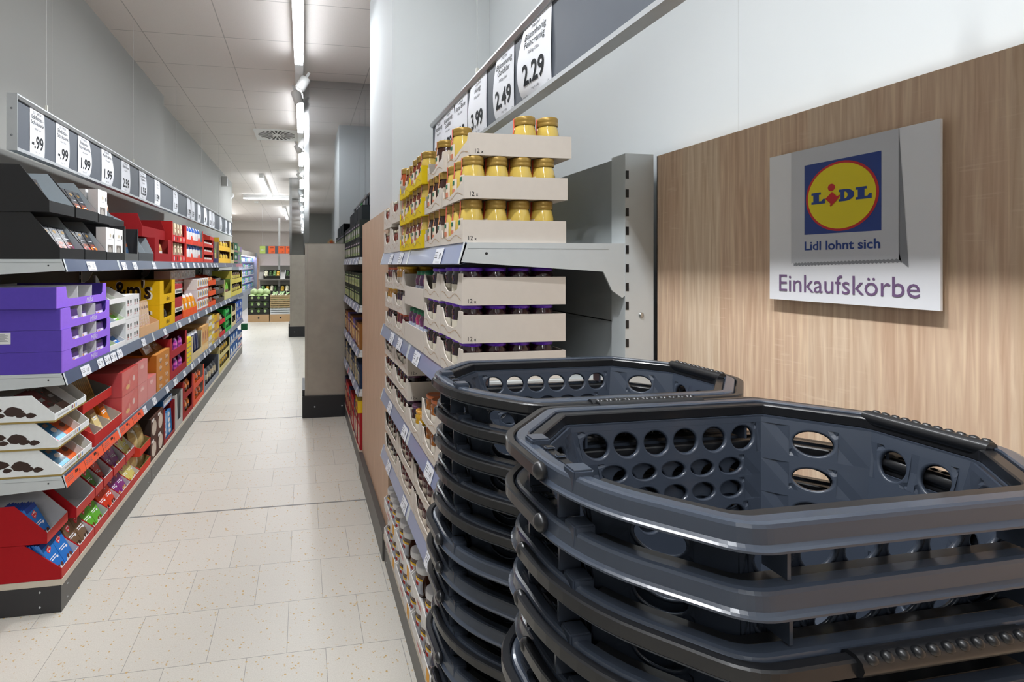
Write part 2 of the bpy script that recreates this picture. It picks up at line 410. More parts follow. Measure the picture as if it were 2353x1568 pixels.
for g, (y, n) in enumerate(STR[:-1]):
    for j, (pw, tx, ty) in enumerate(AIM.get(g, ((2.4, 29, -6), (.6, -26, 8)))):
        o = SPOT.make(f'white cylinder spotlight, {"near" if j == 0 else "far"} one of the pair after the {n} strip', 'spotlight', 'spotlights on the trunking',
                      ((-.038, y+1.27+(.30, .70)[j], HC-.22), (math.radians(ty), math.radians(tx), 0)))
        ld = bpy.data.lights.new('spot_lamp', 'SPOT'); ld.energy = SPOT_W * pw; ld.spot_size = math.radians(70); ld.spot_blend = .8; ld.shadow_soft_size = .035
        ld.color = (.97, .985, 1)
        lo = bpy.data.objects.new('spot_lamp', ld); col.objects.link(lo); lo.parent = o; lo.location = (0, 0, -.004)
b = MB(); b.box(-.3, .3, -.3, .3, -.006, -.0005, LAMPW)
for i in range(24):
    a = 2*math.pi*i/24; c_, s_ = math.cos(a), math.sin(a); r0, r1 = (.06, .255) if i % 2 else (.12, .255)
    b.add([(r0*c_+.011*s_, r0*s_-.011*c_, -.0066),(r1*c_+.017*s_, r1*s_-.017*c_, -.0066),(r1*c_-.017*s_, r1*s_+.017*c_, -.0066),(r0*c_-.011*s_, r0*s_+.011*c_, -.0066)], [(3,2,1,0)], BLACKP)
tag(obj('ceiling_vent', b, (-.37, 7.27, HC)), 'square white ceiling vent with radial slots beside the light trunking', 'vent')
b = MB(); b.lathe([(0,-.045),(.05,-.04),(.06,-.0005)], 14, mat=LAMPW); tag(obj('smoke_detector', b, (-1.35, 15.0, HC)), 'small white smoke detector on the far ceiling', 'smoke detector')
b = MB(); b.box(-.05, .05, -.05, .05, -.12, .06, M('b4b4b2', .5)); tag(obj('wall_sensor', b, (-1.53, 10.3, 3.2)), 'small grey box high on the white wall', 'sensor')
for i, (x, y) in enumerate(((-2.05, 12.6), (-2.3, 15.5))):
    pass

# ================================================================== shelving
RAIL_L, RAIL_R = M('505b74', .3, var=.05, coat=.4), M('7d88ab', .3, var=.05, coat=.4)
CLEAR = M('cdd3d6', .25, var=.02)
def shelf_bay(side, y0, y1, xf, tops, hgt, label, rails, back, ends, depth=.455, group=None, railm=None, near_cap=True):
    S = Slot(side, y0, y1, xf, 0); W = y1 - y0
    loc, rot = S.at(); o = empty('shelving_unit', loc, rot); tag(o, label, 'shelf', group)
    b = MB(); b.box(.002, W-.002, depth, depth+.02, .12, hgt, back)
    for z in (.55, .95, 1.36): b.box(.002, W-.002, depth-.0006, depth, z, z+.003, BLACKP)
    obj('back_panel', b, parent=o)
    for e in ends:                                        # e: local x of an upright
        b = MB(); x0 = e - .03; b.box(x0, x0+.06, depth-.012, depth+.072, 0.001, hgt+.003, GREYM)
        sx = x0-.0006 if side < 0 or e < W/2 else x0+.0606
        for k2 in range(int(hgt/.05)):
            z = .1 + k2*.05
            if z < hgt-.05:
                xx = x0+.0605 if side > 0 else x0-.0005
                b.box(min(xx, xx), max(xx, xx)+.0005, depth-.011, depth-.002, z, z+.022, BLACKP)
        if side > 0 and e > W/2: b.ball((x0+.0605, depth+.035, 1.385), .008, M('c9cccd', .2, .9), 10, 6, sx=.5)
        obj('upright', b, parent=o)
    for z in tops:
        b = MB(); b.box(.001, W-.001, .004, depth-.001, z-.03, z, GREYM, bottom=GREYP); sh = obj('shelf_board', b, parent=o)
        n = len(rails) - 1
        for i in range(n):
            a, c = rails[i]+.001, rails[i+1]-.001
            P = [(.0035, z-.002), (.0035, z-.05), (-.0135, z-.056), (-.0165, z-.054), (-.0005, z+.001)]
            b = MB(); b.prism_x(P, a, c, railm)
            for q in (a, c-.012): b.prism_x([(y-.0012, zz) for y, zz in P], q, q+.012, CLEAR)
            obj('price_rail', b, parent=sh)
        for q in [(0.0008, .0028)] + [(W-.0028, W-.0008)]:
            P = [(.003, z-.004), (depth-.02, z-.004), (depth, z-.03), (depth, z-.13), (depth-.02, z-.145), (depth-.05, z-.125), (depth-.075, z-.075), (.02, z-.052), (-.012, z-.05)]
            b = MB(); b.prism_x(P, q[0]-.003, q[1], GREYM)
            b.box(q[0]-.0035, q[1]+.0005, .005, depth-.06, z-.016, z-.0145, M('8e9496', .5))
            for yy in (.06,): b.lathe([(0, 0), (.004, 0)], 8, mat=BLACKP) if False else None
            b.ball((q[0]-.003 if side < 0 else q[1], .055, z-.028), .004, BLACKP, 8, 4, sx=.2)
            obj('bracket', b, parent=sh)
    b = MB(); b.box(.001, W-.001, .0, depth-.001, .118, .1445, M('cfc6b6', .5)); bd = obj('base_deck', b, parent=o)
    b = MB(); b.box(.001, W-.001, .004, .012, .001, .1175, KICK)
    ex = (0.0002, .0009) if side < 0 else (W-.0009, W-.0002)
    if near_cap:
        b.box(ex[0], ex[1], .004, depth+.05, .001, .1175, KICKEND)
        for yy in (.09, ):
            for zz in (.03, .095): b.ball((ex[0] if side < 0 else ex[1], yy, zz), .005, ALU, 8, 4, sx=.4)
    for xx in (.06, W-.06):
        for zz in (.03, .09): b.ball((xx, .004, zz), .004, ALU, 8, 4, sy=.4)
    obj('kick_plate', b, parent=bd)
    return o
XL, XR = -1.04, .405
LT, RT = [.595, 1.045, 1.545], [.60, .89, 1.22, 1.577]
for i in range(5):
    y0 = 2.40 + 1.32*i
    shelf_bay(-1, y0, y0+1.318, XL, LT, 1.62, f'grey shelving unit with blue price rails, {ORD[i]} bay of the sweets shelf', [0, .66, 1.318], DARKBACK,
              [.0, 1.318] if i == 4 else [.0], group='bays of the sweets shelf', railm=RAIL_L, near_cap=(i == 0))
shelf_bay(1, 1.22, 2.54, XR, RT, 1.815, 'light grey shelving unit holding honey and jam jars beside the oak wall', [0, .66, 1.32], GREYP, [1.32-.03], railm=RAIL_R)
shelf_bay(1, 3.685, 5.03, XR+.005, RT, 1.7, 'grey shelving unit of tea and coffee between oak pillar and steel column', [0, .66, 1.345], DARKBACK, [.03], railm=RAIL_R)

# price boards hung above the shelves
DARKB = M('50565f', .5, var=.03); PAPER = M('eceef4', .6, var=.01); INK = M('26282c', .6, var=0)
def price_board(side, y0, y1, xf, z0, z1, label, wires, n_near):
    S = Slot(side, y0, y1, xf, z0); W, Hh = y1-y0, z1-z0
    loc, rot = S.at(); o = empty('price_board', loc, rot); tag(o, label, 'price board')
    b = MB(); b.box(.002, W-.002, .004, .02, .012, Hh-.012, DARKB); obj('board_panel', b, parent=o)
    b = MB(); b.prism_x([(-.012,-.006),(.026,-.006),(.026,.012),(-.004,.012),(-.012,.006)], 0, W, ALU)
    b.prism_x([(-.004,Hh-.012),(.026,Hh-.012),(.026,Hh+.006),(-.012,Hh+.006),(-.012,Hh)], 0, W, ALU)
    obj('frame', b, parent=o)
    b = MB()
    x0, x1 = (-.002, .0) if side < 0 else (W, W+.002)
    b.box(x0, x1, -.013, .03, -.006, Hh+.006, ALU)
    for zz in (.06, Hh-.06): b.ball((x0 if side < 0 else x1, .01, zz), .005, M('808488', .3, .6), 8, 4, sx=.4)
    obj('end_cap', b, parent=o)
    for x in wires:
        b = MB(); b.tube([(x, .01, Hh+.006), (x, .01, HC-z0-.001)], .0012, M('c8c8c6', .5), 6); b.box(x-.005, x+.005, .005, .015, Hh+.006, Hh+.045, M('d8d6cc', .5)); obj('hanging_wire', b, parent=o)
    return S, Hh
SBL, HBL = price_board(-1, 2.42, 9.2, -1.24, 2.025, 2.262, 'long dark price board hung above the sweets shelf', [.3+1.28*i for i in range(6)], 0)
SBR, HBR = price_board(1, -.6, 2.5, .65, 2.0, 2.232, 'dark price board hung above the honey shelf', [.65, 1.9], 0)
SBT, HBT = price_board(1, 3.7, 5.02, .65, 2.0, 2.232, 'short dark price board hung above the tea shelf', [.3, .9], 0)

def poster(S, Hh, yc, wdt, lines, price, label, bulge, mat=PAPER, group='white price posters'):
    """paper poster slipped into the board; its far edge bows out of the frame"""
    h = Hh - .014; n = 12; m_ = 4; b = MB(); far = 1 if S.side < 0 else -1
    def warp(x, z):
        q = min(1, max(0, z / h)); e = .5 + far * x / wdt
        return -.001 - bulge * math.sin(math.pi * q ** .75) * (.12 + .88 * e)
    vs = [(-wdt/2 + wdt*i/m_, warp(-wdt/2 + wdt*i/m_, h*j/n), h*j/n) for j in range(n+1) for i in range(m_+1)]; k = m_+1
    fs = [(j*k+i, j*k+i+1, (j+1)*k+i+1, (j+1)*k+i) for j in range(n) for i in range(m_)]
    b.add(vs, fs, mat, True); b.add([(x, y+.0006, z) for x, y, z in vs], [f[::-1] for f in fs], mat, True)
    wp = lambda x, z: warp(x, z) - .0011
    if lines is not None:
        z = h*.885; b.text(lines[0], .017, 0, z, INK, 0, wp, sx=.9, fit=.55*wdt)
        for t in lines[1:]:
            z -= h*.115; b.text(t, .029, 0, z, INK, 0, wp, sx=.85, fit=.86*wdt)
        z -= h*.10; b.text('500-g-Glas' if S.side > 0 else '100-g-Tafel', .013, 0, z, INK, 0, wp, fit=.5*wdt)
        b.text('1 kg = 4.58' if S.side > 0 else '100 g = -.99', .009, 0, h*.075, INK, 0, wp, fit=.4*wdt)
        b.text('0104321', .008, -wdt*.36, h*.02, INK, 0, wp, fit=.2*wdt); b.text('2.14', .007, wdt*.40, h*.05, INK, 0, wp)
    if price: b.text(price, h*.37, 0, h*.17, INK, 0, wp, sx=.8, fit=wdt*.8, bold=True)
    x = (yc - S.y0) if S.side < 0 else (S.y1 - yc)
    return tag(obj('price_poster', b, *S.at(x, .0035, .006)), label, 'price poster', group)
# photo column spans of the posters on the sweets board
LP = [(70,103,['J.D. GROSS','Edelbitter-','Schokolade'],'-.99'),(130,158,['J.D. GROSS','Edelbitter-','Schokolade'],'-.99'),(180,205,['J.D. GROSS','Belgische','Meeresfrüchte'],'1.99'),
      (234,256,['J.D. GROSS','Mini Pralinés'],'1.99'),(280,298,['J.D. GROSS','Edelpralinen'],'2.59'),(321,335,['Favorina','Caramelised','Cashews'],'1.55'),(356,368,['Mister','Choc'],'1.99'),
      (398,408,['Choco','Riegel'],'1.19'),(430,437,None,'1.79'),(440,447,None,'1.59'),(454,461,None,'1.99'),(468,475,None,'.99'),(480,487,None,'1.29'),(488,493,None,'1.49'),(505,509,None,'.89'),(518,522,None,'1.39'),(527,530,None,'.99')]
for i, (u0, u1, ln, pr) in enumerate(LP):
    a, c = Yu(u0, -1.24), Yu(u1, -1.24); wd = min(.16, c - a)
    poster(SBL, HBL, (a+c)/2, wd, ln, pr, f'white price poster reading {pr}, {ORD[i]} along the long board above the sweets', .003 + (.014 if i in (2, 3) else .004*(i % 3)))
RP = [(1203,1266,['Maribel','Blütenhonig','Feincremig'],'2.29',.024),(1140,1180,['Maribel','Blütenhonig','Goldklar'],'2.49',.014),(1081,1117,['Langnese','Honig'],'3.99',.014),
      (1045,1073,['Langnese','Flotte Biene'],'2.99',.012),(1019,1042,['Maribel','Blütenhonig','Goldklar'],'1.99',.01),(1000,1017,['Maribel','Waldhonig'],'3.49',.006)]
for i, (u0, u1, ln, pr, bu) in enumerate(RP):
    a, c = Yu(u0, .65), Yu(u1, .65)
    poster(SBR, HBR, (a+c)/2, min(.17, abs(c - a)), ln, pr, f'white price poster reading {pr}, {ORD[i]} from the near end of the honey board', bu)
for i, (y, m_) in enumerate(((3.95, PAPER), (4.2, PAPER), (4.45, M('35c94a', .6)), (4.7, PAPER))):
    poster(SBT, HBT, y, .14, None, '2.99', f'{"green" if i == 2 else "white"} price poster, {ORD[i]} from the pillar on the tea board', .008, m_)

# ================================================================== sign on the oak wall
SG = Slot(1, .5965, .871, .925, 1.452)
o = empty('basket_sign', *SG.at()); tag(o, 'white sign reading Einkaufskörbe with a square yellow and blue logo on the oak wall', 'sign')
SW = M('f4f5fa', .35, var=.01); GP = M('d2d4db', .35, var=.01); GP2 = M('8c8e94', .45, var=.01)
b = MB(); b.box(0, .2745, 0, .004, 0, .2835, SW)
for x, z in ((.03, .05), (.24, .05), (.03, .23), (.24, .23)): b.box(x, x+.02, .004, .0149, z, z+.02, GREYP)
obj('sign_board', b, parent=o)
b = MB()
b.poly([(.2222,.2834),(.2222,.0763),(.2353,.064),(.15,.064),(.055,.072),(.058,.067),(.052,.062),(.050,.07),(.2222,.07)][:3] + [(.21,.0655),(.05,.0695),(.0495,.0635),(.0465,.07),(.2222,.0763)][:0], GP2, -.0004)
tz = [(.0465,.2834),(.0465,.0703)] + [(.0465+(.2222-.0465)*i/60, .0703+.006*i/60 + (.0018 if i % 2 else 0)) for i in range(1, 60)] + [(.2222,.0763),(.2222,.2834)]
b.poly([(x+.004*(z < .2), z-.005) for x, z in tz if z < .1] + [(.2222,.09),(.05,.09)], GP2, -.0004)
b.poly(tz, GP, -.0007)
b.rect(.2222, .2228, .0763, .2834, GP2, -.0008); b.rect(.0462, .0468, .0703, .2834, M('a9abb2', .45), -.0008)
obj('printed_slip', b, parent=o)
b = MB(); BL, YE, RE = M('1d3f8f', .4, var=.02), M('f3df1c', .4, var=.02), M('cf1f2a', .4, var=.02)
b.rect(.0718, .1984, .1241, .2533, BL, -.001); cx_, cz_ = .1352, .1885
b.ell(cx_, cz_, .0603, .0611, RE, -.0013, 48); b.ell(cx_, cz_, .0563, .0571, YE, -.0016, 48)
def slab_L(x, z, w_, h_):
    return [(x,z),(x+w_,z),(x+w_,z+.40*h_),(x+.86*w_,z+.40*h_),(x+.74*w_,z+.22*h_),(x+.56*w_,z+.22*h_),(x+.56*w_,z+.8*h_),(x+.70*w_,z+.8*h_),(x+.70*w_,z+h_),(x,z+h_),(x,z+.8*h_),(x+.14*w_,z+.8*h_),(x+.14*w_,z+.2*h_),(x,z+.2*h_)]
b.poly(slab_L(.0857, .1785, .0242, .0208), BL, -.0019); b.poly(slab_L(.1606, .1785, .0246, .0208), BL, -.0019)
x, z, h_ = .1333, .1785, .0208
D = [(x,z)] + [(x+.0105+.0147*math.sin(math.pi*i/14), z+h_/2-h_/2*math.cos(math.pi*i/14)) for i in range(15)] + [(x,z+h_),(x,z+.8*h_),(x+.003,z+.8*h_),(x+.003,z+.2*h_),(x,z+.2*h_)]
b.poly(D, BL, -.0019)
b.poly([(x+.0098+.0052*math.sin(math.pi*i/10), z+h_/2-h_*.29*math.cos(math.pi*i/10)) for i in range(11)], YE, -.0022)
b.ell(.1210, .2052, .0061, .0066, RE, -.0019, 24)
b.poly([(.1225,.1972),(.1108,.1862),(.1200,.1765),(.1188,.1730),(.1202,.1712),(.1290,.1800),(.1362,.1888),(.1345,.1905),(.1310,.1880)], RE, -.0024)
b.text('Lidl lohnt sich', .0225, .1343, .0955, M('21428e', .5, var=0), -.001, fit=.127, bold=True)
obj('logo', b, parent=o)
b = MB(); b.text('Einkaufskörbe', .0465, .1347, .0175, M('7a5f86', .5, var=0), -.0009, sx=.885); obj('lettering', b, parent=o)
# ================================================================== shopping baskets
BK = M('3b424e', .27, var=.06, scale=12, coat=.2); BK2 = M('17181b', .36, var=.05, scale=12, coat=.2)
def outline(a, b, c, rf, n=5, rfs=None):
    P = [(a,-b+c),(a,b-c),(a-c,b),(-a+c,b),(-a,b-c),(-a,-b+c),(-a+c,-b),(a-c,-b)]
    out = []
    for i, p in enumerate(P):
        if rfs: rf = rfs[i]
        p = Vector(p); q0 = Vector(P[i-1]); q1 = Vector(P[(i+1) % 8])
        d0 = (p-q0).normalized(); d1 = (q1-p).normalized(); t = rf*math.tan(math.radians(22.5))
        n0 = Vector((d0.y, -d0.x)); ctr = p - d0*t - n0*rf
        a0 = math.atan2(n0.y, n0.x)
        for k in range(n):
            an = a0 + math.radians(45)*k/(n-1); nn = Vector((math.cos(an), math.sin(an)))
            out.append((ctr + nn*rf, nn))
    return out
def sweep(b, path, prof, mat, closed=True, cap=True, z0=0.0):
    """prof: closed loop of (offset outwards, z)"""
    n = len(path); m = len(prof); vs = []
    for p, nn in path:
        for o_, z in prof: q = p + nn*o_; vs.append((q.x, q.y, z + z0))
    fs = []
    for i in range(n if closed else n-1):
        for j in range(m): fs.append((i*m+j, ((i+1) % n)*m+j, ((i+1) % n)*m+(j+1) % m, i*m+(j+1) % m))
    b.add(vs, fs, mat, False)
    if not closed and cap: b.add(vs[:m], [tuple(range(m))[::-1]], mat); b.add(vs[-m:], [tuple(range(m))], mat)
def solid(me, th, off=-1):
    o = bpy.data.objects.new('tmp', me); col.objects.link(o)
    md = o.modifiers.new('s', 'SOLIDIFY'); md.thickness = th; md.offset = off
    dg = bpy.context.evaluated_depsgraph_get(); dg.update()
    r = bpy.data.meshes.new_from_object(o.evaluated_get(dg)); bpy.data.objects.remove(o); bpy.data.meshes.remove(me)
    return r
BA, BB, BC, BH = .2415, .150, .088, .235
def hole_panel(b, A, B_, C_, D_, rows, mat, N_=24):
    """wall panel A-B (top), D-C (bottom) pierced by ellipses; rows: (t0, t1, [(s0, s1, rx, ry)])"""
    A, B_, C_, D_ = map(Vector, (A, B_, C_, D_))
    nrm = (B_ - A).cross(D_ - A).normalized(); cen = Vector((0, 0, (A.z + D_.z)/2))
    if nrm.dot(cen - (A + C_)/2) < 0: nrm = -nrm
    f = lambda s, t: (A*(1-s)+B_*s)*(1-t) + (D_*(1-s)+C_*s)*t
    def quad(s0, s1, t0, t1):
        if s1-s0 > 1e-4 and t1-t0 > 1e-4: b.add([f(s0,t0), f(s1,t0), f(s1,t1), f(s0,t1)], [(3,2,1,0)], mat)
    prev = 0.0
    for t0, t1, cells in rows:
        quad(0, 1, prev, t0); prev = t1; ps = 0.0
        for s0, s1, rx, ry in cells:
            quad(ps, s0, t0, t1); ps = s1; cs, ct = (s0+s1)/2, (t0+t1)/2; hs, ht = (s1-s0)/2, (t1-t0)/2
            vs = []
            for k in range(N_):
                a = 2*math.pi*k/N_; ca, sa = math.cos(a), math.sin(a); m_ = max(abs(ca), abs(sa))
                vs += [f(cs+hs*rx*ca, ct+ht*ry*sa) - nrm*.0022, f(cs+hs*(rx*.5+.5*rx*1.09)*ca, ct+ht*(ry*.5+.5*ry*1.09)*sa) + nrm*.0006, f(cs+hs*rx*1.12*ca, ct+ht*ry*1.12*sa), f(cs+hs*ca/m_, ct+ht*sa/m_)]
            for q in range(3): b.add(vs, [(4*k+q, 4*k+q+1, (4*k+q+5) % (4*N_), (4*k+q+4) % (4*N_)) for k in range(N_)], mat, q < 2)
        quad(ps, 1, t0, t1)
    quad(0, 1, prev, 1)
def basket_meshes():
    def oct3(a, b_, c, z): return [(x, y, z) for x, y in [(a,-b_+c),(a,b_-c),(a-c,b_),(-a+c,b_),(-a,b_-c),(-a,-b_+c),(-a+c,-b_),(a-c,-b_)]]
    T = oct3(BA-.0265, BB-.0265, BC-.011, -.018); L = oct3(BA-.070, BB-.058, BC-.022, -BH+.004)
    b = MB()
    def grid(n, s0, s1, t0, t1, rx, ry, st=0): return (t0, t1, [(s0+(s1-s0)*(i+st)/n, s0+(s1-s0)*(i+1+st)/n, rx, ry) for i in range(n)])
    long_rows = [grid(6, .03, .97, .03, .205, .84, .84), grid(5, .10, .90, .215, .335, .84, .82), grid(5, .10, .90, .345, .47, .84, .82), grid(5, .08, .92, .48, .63, .80, .82)]
    short_rows = [(.05, .24, [(.08,.46,.86,.84),(.54,.92,.86,.84)]), (.62, .84, [(.06,.48,.8,.8),(.52,.94,.8,.8)])]
    ch_rows = [(.03, .20, [(.28,.72,.88,.86)]), (.24, .39, [(.28,.72,.88,.86)]), (.43, .60, [(.28,.72,.88,.86)])]
    for i in range(8):
        j = (i+1) % 8
        rows = {0: short_rows, 4: short_rows, 2: long_rows, 6: long_rows}.get(i, ch_rows)
        hole_panel(b, T[i], T[j], L[j], L[i], rows, BK)
    b.add(L, [tuple(range(8))], BK)
    Bo = oct3(BA-.090, BB-.078, BC-.03, -BH+.012)
    b.add(L + Bo, [(i, (i+1) % 8, 8+(i+1) % 8, 8+i) for i in range(8)] + [tuple(range(8, 16))], BK)
    me = b.mesh('basket_body')
    bm = bmesh.new(); bm.from_mesh(me); bmesh.ops.remove_doubles(bm, verts=bm.verts, dist=1e-5); bm.to_mesh(me); bm.free()
    body = solid(me, .003, 0)
    O = outline(BA, BB, BC, .045, 8, (.05,.05,.03,.03,.06,.14,.045,.045))
    prof = [(-.0275,-.020),(-.0275,-.0155),(-.0150,-.0150),(-.0140,-.0135),(-.0140,-.0015),(-.0125,0),(-.004,0),(-.0012,-.001),(0,-.0035),(.0010,-.0145),(.0030,-.0165),(.0048,-.0178),(.0048,-.0195),(.0025,-.0202),(-.001,-.0195),(-.003,-.017),(-.0040,-.004),(-.0115,-.004),(-.0118,-.0175),(-.0245,-.0180),(-.0250,-.020)]
    b = MB(); sweep(b, O, prof, BK)
    # stiffening fins under the rim
    for x in (-.115, .115):
        for sgn in (-1, 1): b.box(x-.0015, x+.0015, min(sgn*(BB-.006), sgn*(BB-.027)), max(sgn*(BB-.006), sgn*(BB-.027)), -.046, -.0185, BK)
    for y in (-.03, .03):
        for sgn in (-1, 1): b.box(min(sgn*(BA-.006), sgn*(BA-.027)), max(sgn*(BA-.006), sgn*(BA-.027)), y-.0015, y+.0015, -.046, -.0185, BK)
    rim = b.mesh('rim')
    # long pull handle: lies inside the rim, open at the hinge (left) side
    n = len(O); per = n // 8
    # corner order: 0 right-near,1 right-far,2 far-right,3 far-left,4 left-far,5 left-near,6 near-left,7 near-right
    seq = [O[k % n] for k in list(range(5*per+4, 8*per)) + list(range(0, 4*per+3))]
    hp = [(-.0262,-.0146),(-.0262,-.004),(-.0250,-.0025),(-.0160,-.0025),(-.0146,-.004),(-.0146,-.0146)]
    b = MB(); sweep(b, seq, hp, BK2, closed=False); pull = b.mesh('pull_handle')
    def grip(L_, along_x, cx, cy, z, out):
        b = MB(); r = .0085; pts = []
        n_ = 24
        for i in range(n_+1): pts.append(-L_/2 + L_*i/n_)
        if along_x: b.tube([(cx+p, cy, z) for p in pts], r, BK2, 10)
        else: b.tube([(cx, cy+p, z) for p in pts], r, BK2, 10)
        for i in range(11):
            p = -L_/2 + L_*(i+.7)/11.4
            c = (cx+p, cy+out*.0052, z+.0058) if along_x else (cx+out*.0052, cy+p, z+.0058)
            b.ball(c, .0042, BK2, 8, 5, sx=1.25 if along_x else 1, sy=1 if along_x else 1.25)
        return b.mesh('grip')
    gp = grip(.115, False, BA-.0205, 0, -.003, 1)
    # carry handle: lies outside the rim, pivots at the middle of both short ends
    def carry(back):
        piv = [(Vector((BA, -.018 if back else .018)), Vector((1, 0)))]
        piv2 = [(Vector((-BA, -.018 if back else .018)), Vector((-1, 0)))]
        mid = [O[k % n] for k in (list(range(1*per, 5*per)) if back else list(range(5*per, 9*per)))]
        path = piv + mid + piv2 if back else piv2 + mid + piv
        cp = [(.0016,-.0125),(.0016,-.0030),(.003,-.0015),(.0095,-.0015),(.011,-.003),(.011,-.0135),(.0095,-.0150),(.006,-.0150)]
        b = MB(); sweep(b, path, cp, BK2, closed=False)
        for s_ in (-1, 1): b.ball((s_*(BA+.006), -.018 if back else .018, -.008), .0088, BK2, 10, 6, sx=.8, sy=.9)
        return b.mesh('carry_handle'), grip(.155, True, .0, (BB+.0075) * (1 if back else -1), -.0062, 1 if back else -1)
    b = MB()   # hinge pads and lever on the left end
    for y in (-.054, .026): b.box(-BA+.0075, -BA+.028, y, y+.018, -.0145, .0052, BK)
    b.box(-BA+.0145, -BA+.0262, -.036, .030, -.0148, -.0005, BK2); b.box(-BA+.015, -BA+.0255, .010, .018, -.0005, .002, BK2); b.box(-BA+.015, -BA+.0255, -.012, -.004, -.0005, .002, BK2)
    latch = b.mesh('hinge')
    bm = bmesh.new(); bm.from_mesh(latch); bmesh.ops.bevel(bm, geom=bm.edges[:], offset=.0016, segments=2, affect='EDGES'); bm.to_mesh(latch); bm.free()
    res = {}
    for back in (True, False):
        ch, cg = carry(back)
        res[back] = Proto('shopping_basket', [('basket_body', body), ('rim', rim), ('pull_handle', pull, [('grip', gp)]), ('carry_handle', ch, [('grip', cg)]), ('hinge', latch)])
    return res
BASK = basket_meshes(); RB = random.Random(11)
for sname, cx, cy_, flags in (('front', .466, .459, [True, True, False, False, False, True]), ('rear', .462, .786, [False, False, False, False, False, True, True, True, False, True, False, True])):
    for k in range(23):
        fl = flags[k] if k < len(flags) else RB.random() < .5
        z = 1.335 - .0475*k
        jx, jy, jr = (0, 0, 0) if k == 0 else (RB.uniform(-.005, .005), RB.uniform(-.004, .004), RB.uniform(-.012, .012))
        n_ = 'topmost' if k == 0 else f'{ORD[k]} from the top'
        BASK[fl].make(f'dark grey shopping basket, {n_} in the {sname} stack by the oak wall', 'shopping basket', f'baskets in the {sname} stack', ((cx+jx, cy_+jy, z), (0, 0, jr)))
    b = MB(); b.box(-.19, .19, -.11, .11, .03, .054, BK2)
    for x in (-.15, .15):
        for y in (-.08, .08): b.ball((x, y, .0155), .015, BK2, 10, 6)
    tag(obj('basket_dolly', b, (cx, cy_, 0)), f'black wheeled dolly under the {sname} stack of shopping baskets', 'dolly')
# ================================================================== goods on the sweets shelf
WHT, OFFW = card('e9e9ea'), card('d9d6d2')
BLK, BLK2, GRYIN = M('1b1b1d', .5, var=.1, scale=80), M('2c2c2e', .45, var=.12, scale=120), card('a9b2b8')
GOLD, SILV = M('b08a3c', .35, .4, var=.08), M('c8ccd0', .3, .4)
def bar_proto(name, w_, h, t, base, deco):
    b = MB(); e = .0012
    b.prism_y([(e,0),(w_-e,0),(w_,e),(w_,h-e),(w_-e,h),(e,h),(0,h-e),(0,e)], 0, t, base)
    deco(b, w_, h); return Proto(name, b)
TZ = lambda: RB.uniform(-.02, .02)

# --- top board: black trays of dark bars, two tiers, and what follows them
def dark_bar(acc):
    A = gloss(acc); V = gloss('33363c'); 
    def d(b, w_, h):
        b.rect(.002, w_-.002, 0, h*.42, A); b.rect(w_*.3, w_*.7, h*.30, h*.40, gloss('5a2f24'), -.0009); b.rect(.002, w_-.002, h*.42, h*.54, gloss('5a2f24')); b.ell(w_*.5, h*.48, w_*.3, h*.045, gloss('8a4a38'), -.0009)
        b.rect(w_*.2, w_*.8, h*.62, h*.645, gloss('b8bcc2')); b.ell(w_*.5, h*.84, w_*.2, h*.05, M('8a6c34', .4, .3)); b.rect(w_*.35, w_*.8, h*.405, h*.43, PAPER, -.001)
    return bar_proto('chocolate_bar', .074, .165, .010, V, d)
DB = {a: dark_bar(c) for a, c in (('red', 'c4342c'), ('orange', 'e87a1e'), ('green', '2d6a4a'), ('plum', '7a3a58'))}
def black_tray(S, cols, lvl, where, tilt=.50):
    p = Proto('display_tray', tray_mb(S.w, .40, .205, .05, .118, BLK, GRYIN))
    p.make(f'black cardboard display tray of dark chocolate bars, {where}', 'display tray', 'black trays of dark chocolate bars', S.at())
    n = len(cols)
    for i, (c, q) in enumerate(cols):
        if c is None: continue
        for r in range(q):
            DB[c].make(f'{c} footed dark chocolate bar, {ORD[r]} deep, {ORD[i]} column, tray {where}' if q > 1 else f'dark chocolate bar with {c} foot, {ORD[i]} in tray {where}',
                       'chocolate bar', 'dark chocolate bars in black trays', S.at(.008 + i*(S.w-.012)/max(3, n), .012 + .013*r, .0055, tilt))
black_tray(Slot(-1, 2.405, 2.655, XL-.012, 1.5455), [('green', 2), ('red', 1), ('plum', 1)], 0, 'at the near end, lower tier')
black_tray(Slot(-1, 2.665, 2.93, XL-.012, 1.5455), [('orange', 2), ('red', 1), ('orange', 1)], 0, 'second from the end, lower tier')
black_tray(Slot(-1, 2.40, 2.645, XL-.052, 1.7515), [('orange', 1), (None, 0), (None, 0)], 1, 'at the near end, upper tier')
black_tray(Slot(-1, 2.66, 2.925, XL-.052, 1.7515), [('red', 2), ('orange', 1), ('orange', 1)], 1, 'second from the end, upper tier')
def white_box(b, w_, h):
    b.rect(w_*.2, w_*.8, h*.02, h*.46, gloss('6b625c')); b.ell(w_*.45, h*.25, w_*.2, h*.15, gloss('a9a29a'), -.0009); b.ell(w_*.72, h*.06, w_*.2, h*.05, gloss('b06a3c'), -.0009)
    b.ell(w_*.5, h*.76, w_*.1, h*.06, M('c9bfa8', .5)); b.ell(w_*.86, h*.74, w_*.07, h*.07, gloss('3a362c')); b.rect(w_*.3, w_*.7, h*.62, h*.635, M('9a9aa0', .5))
WBOX = Proto('praline_box', carton_mb(.125, .05, .175, WHT, white_box, side=card('c9c6c4')))
S = Slot(-1, 2.94, 3.21, XL-.012, 1.5455)
Proto('display_tray', tray_mb(S.w, .40, .10, .045, .2, BLK, GRYIN)).make('black cardboard tray of white praline boxes, lower tier', 'display tray', None, S.at())
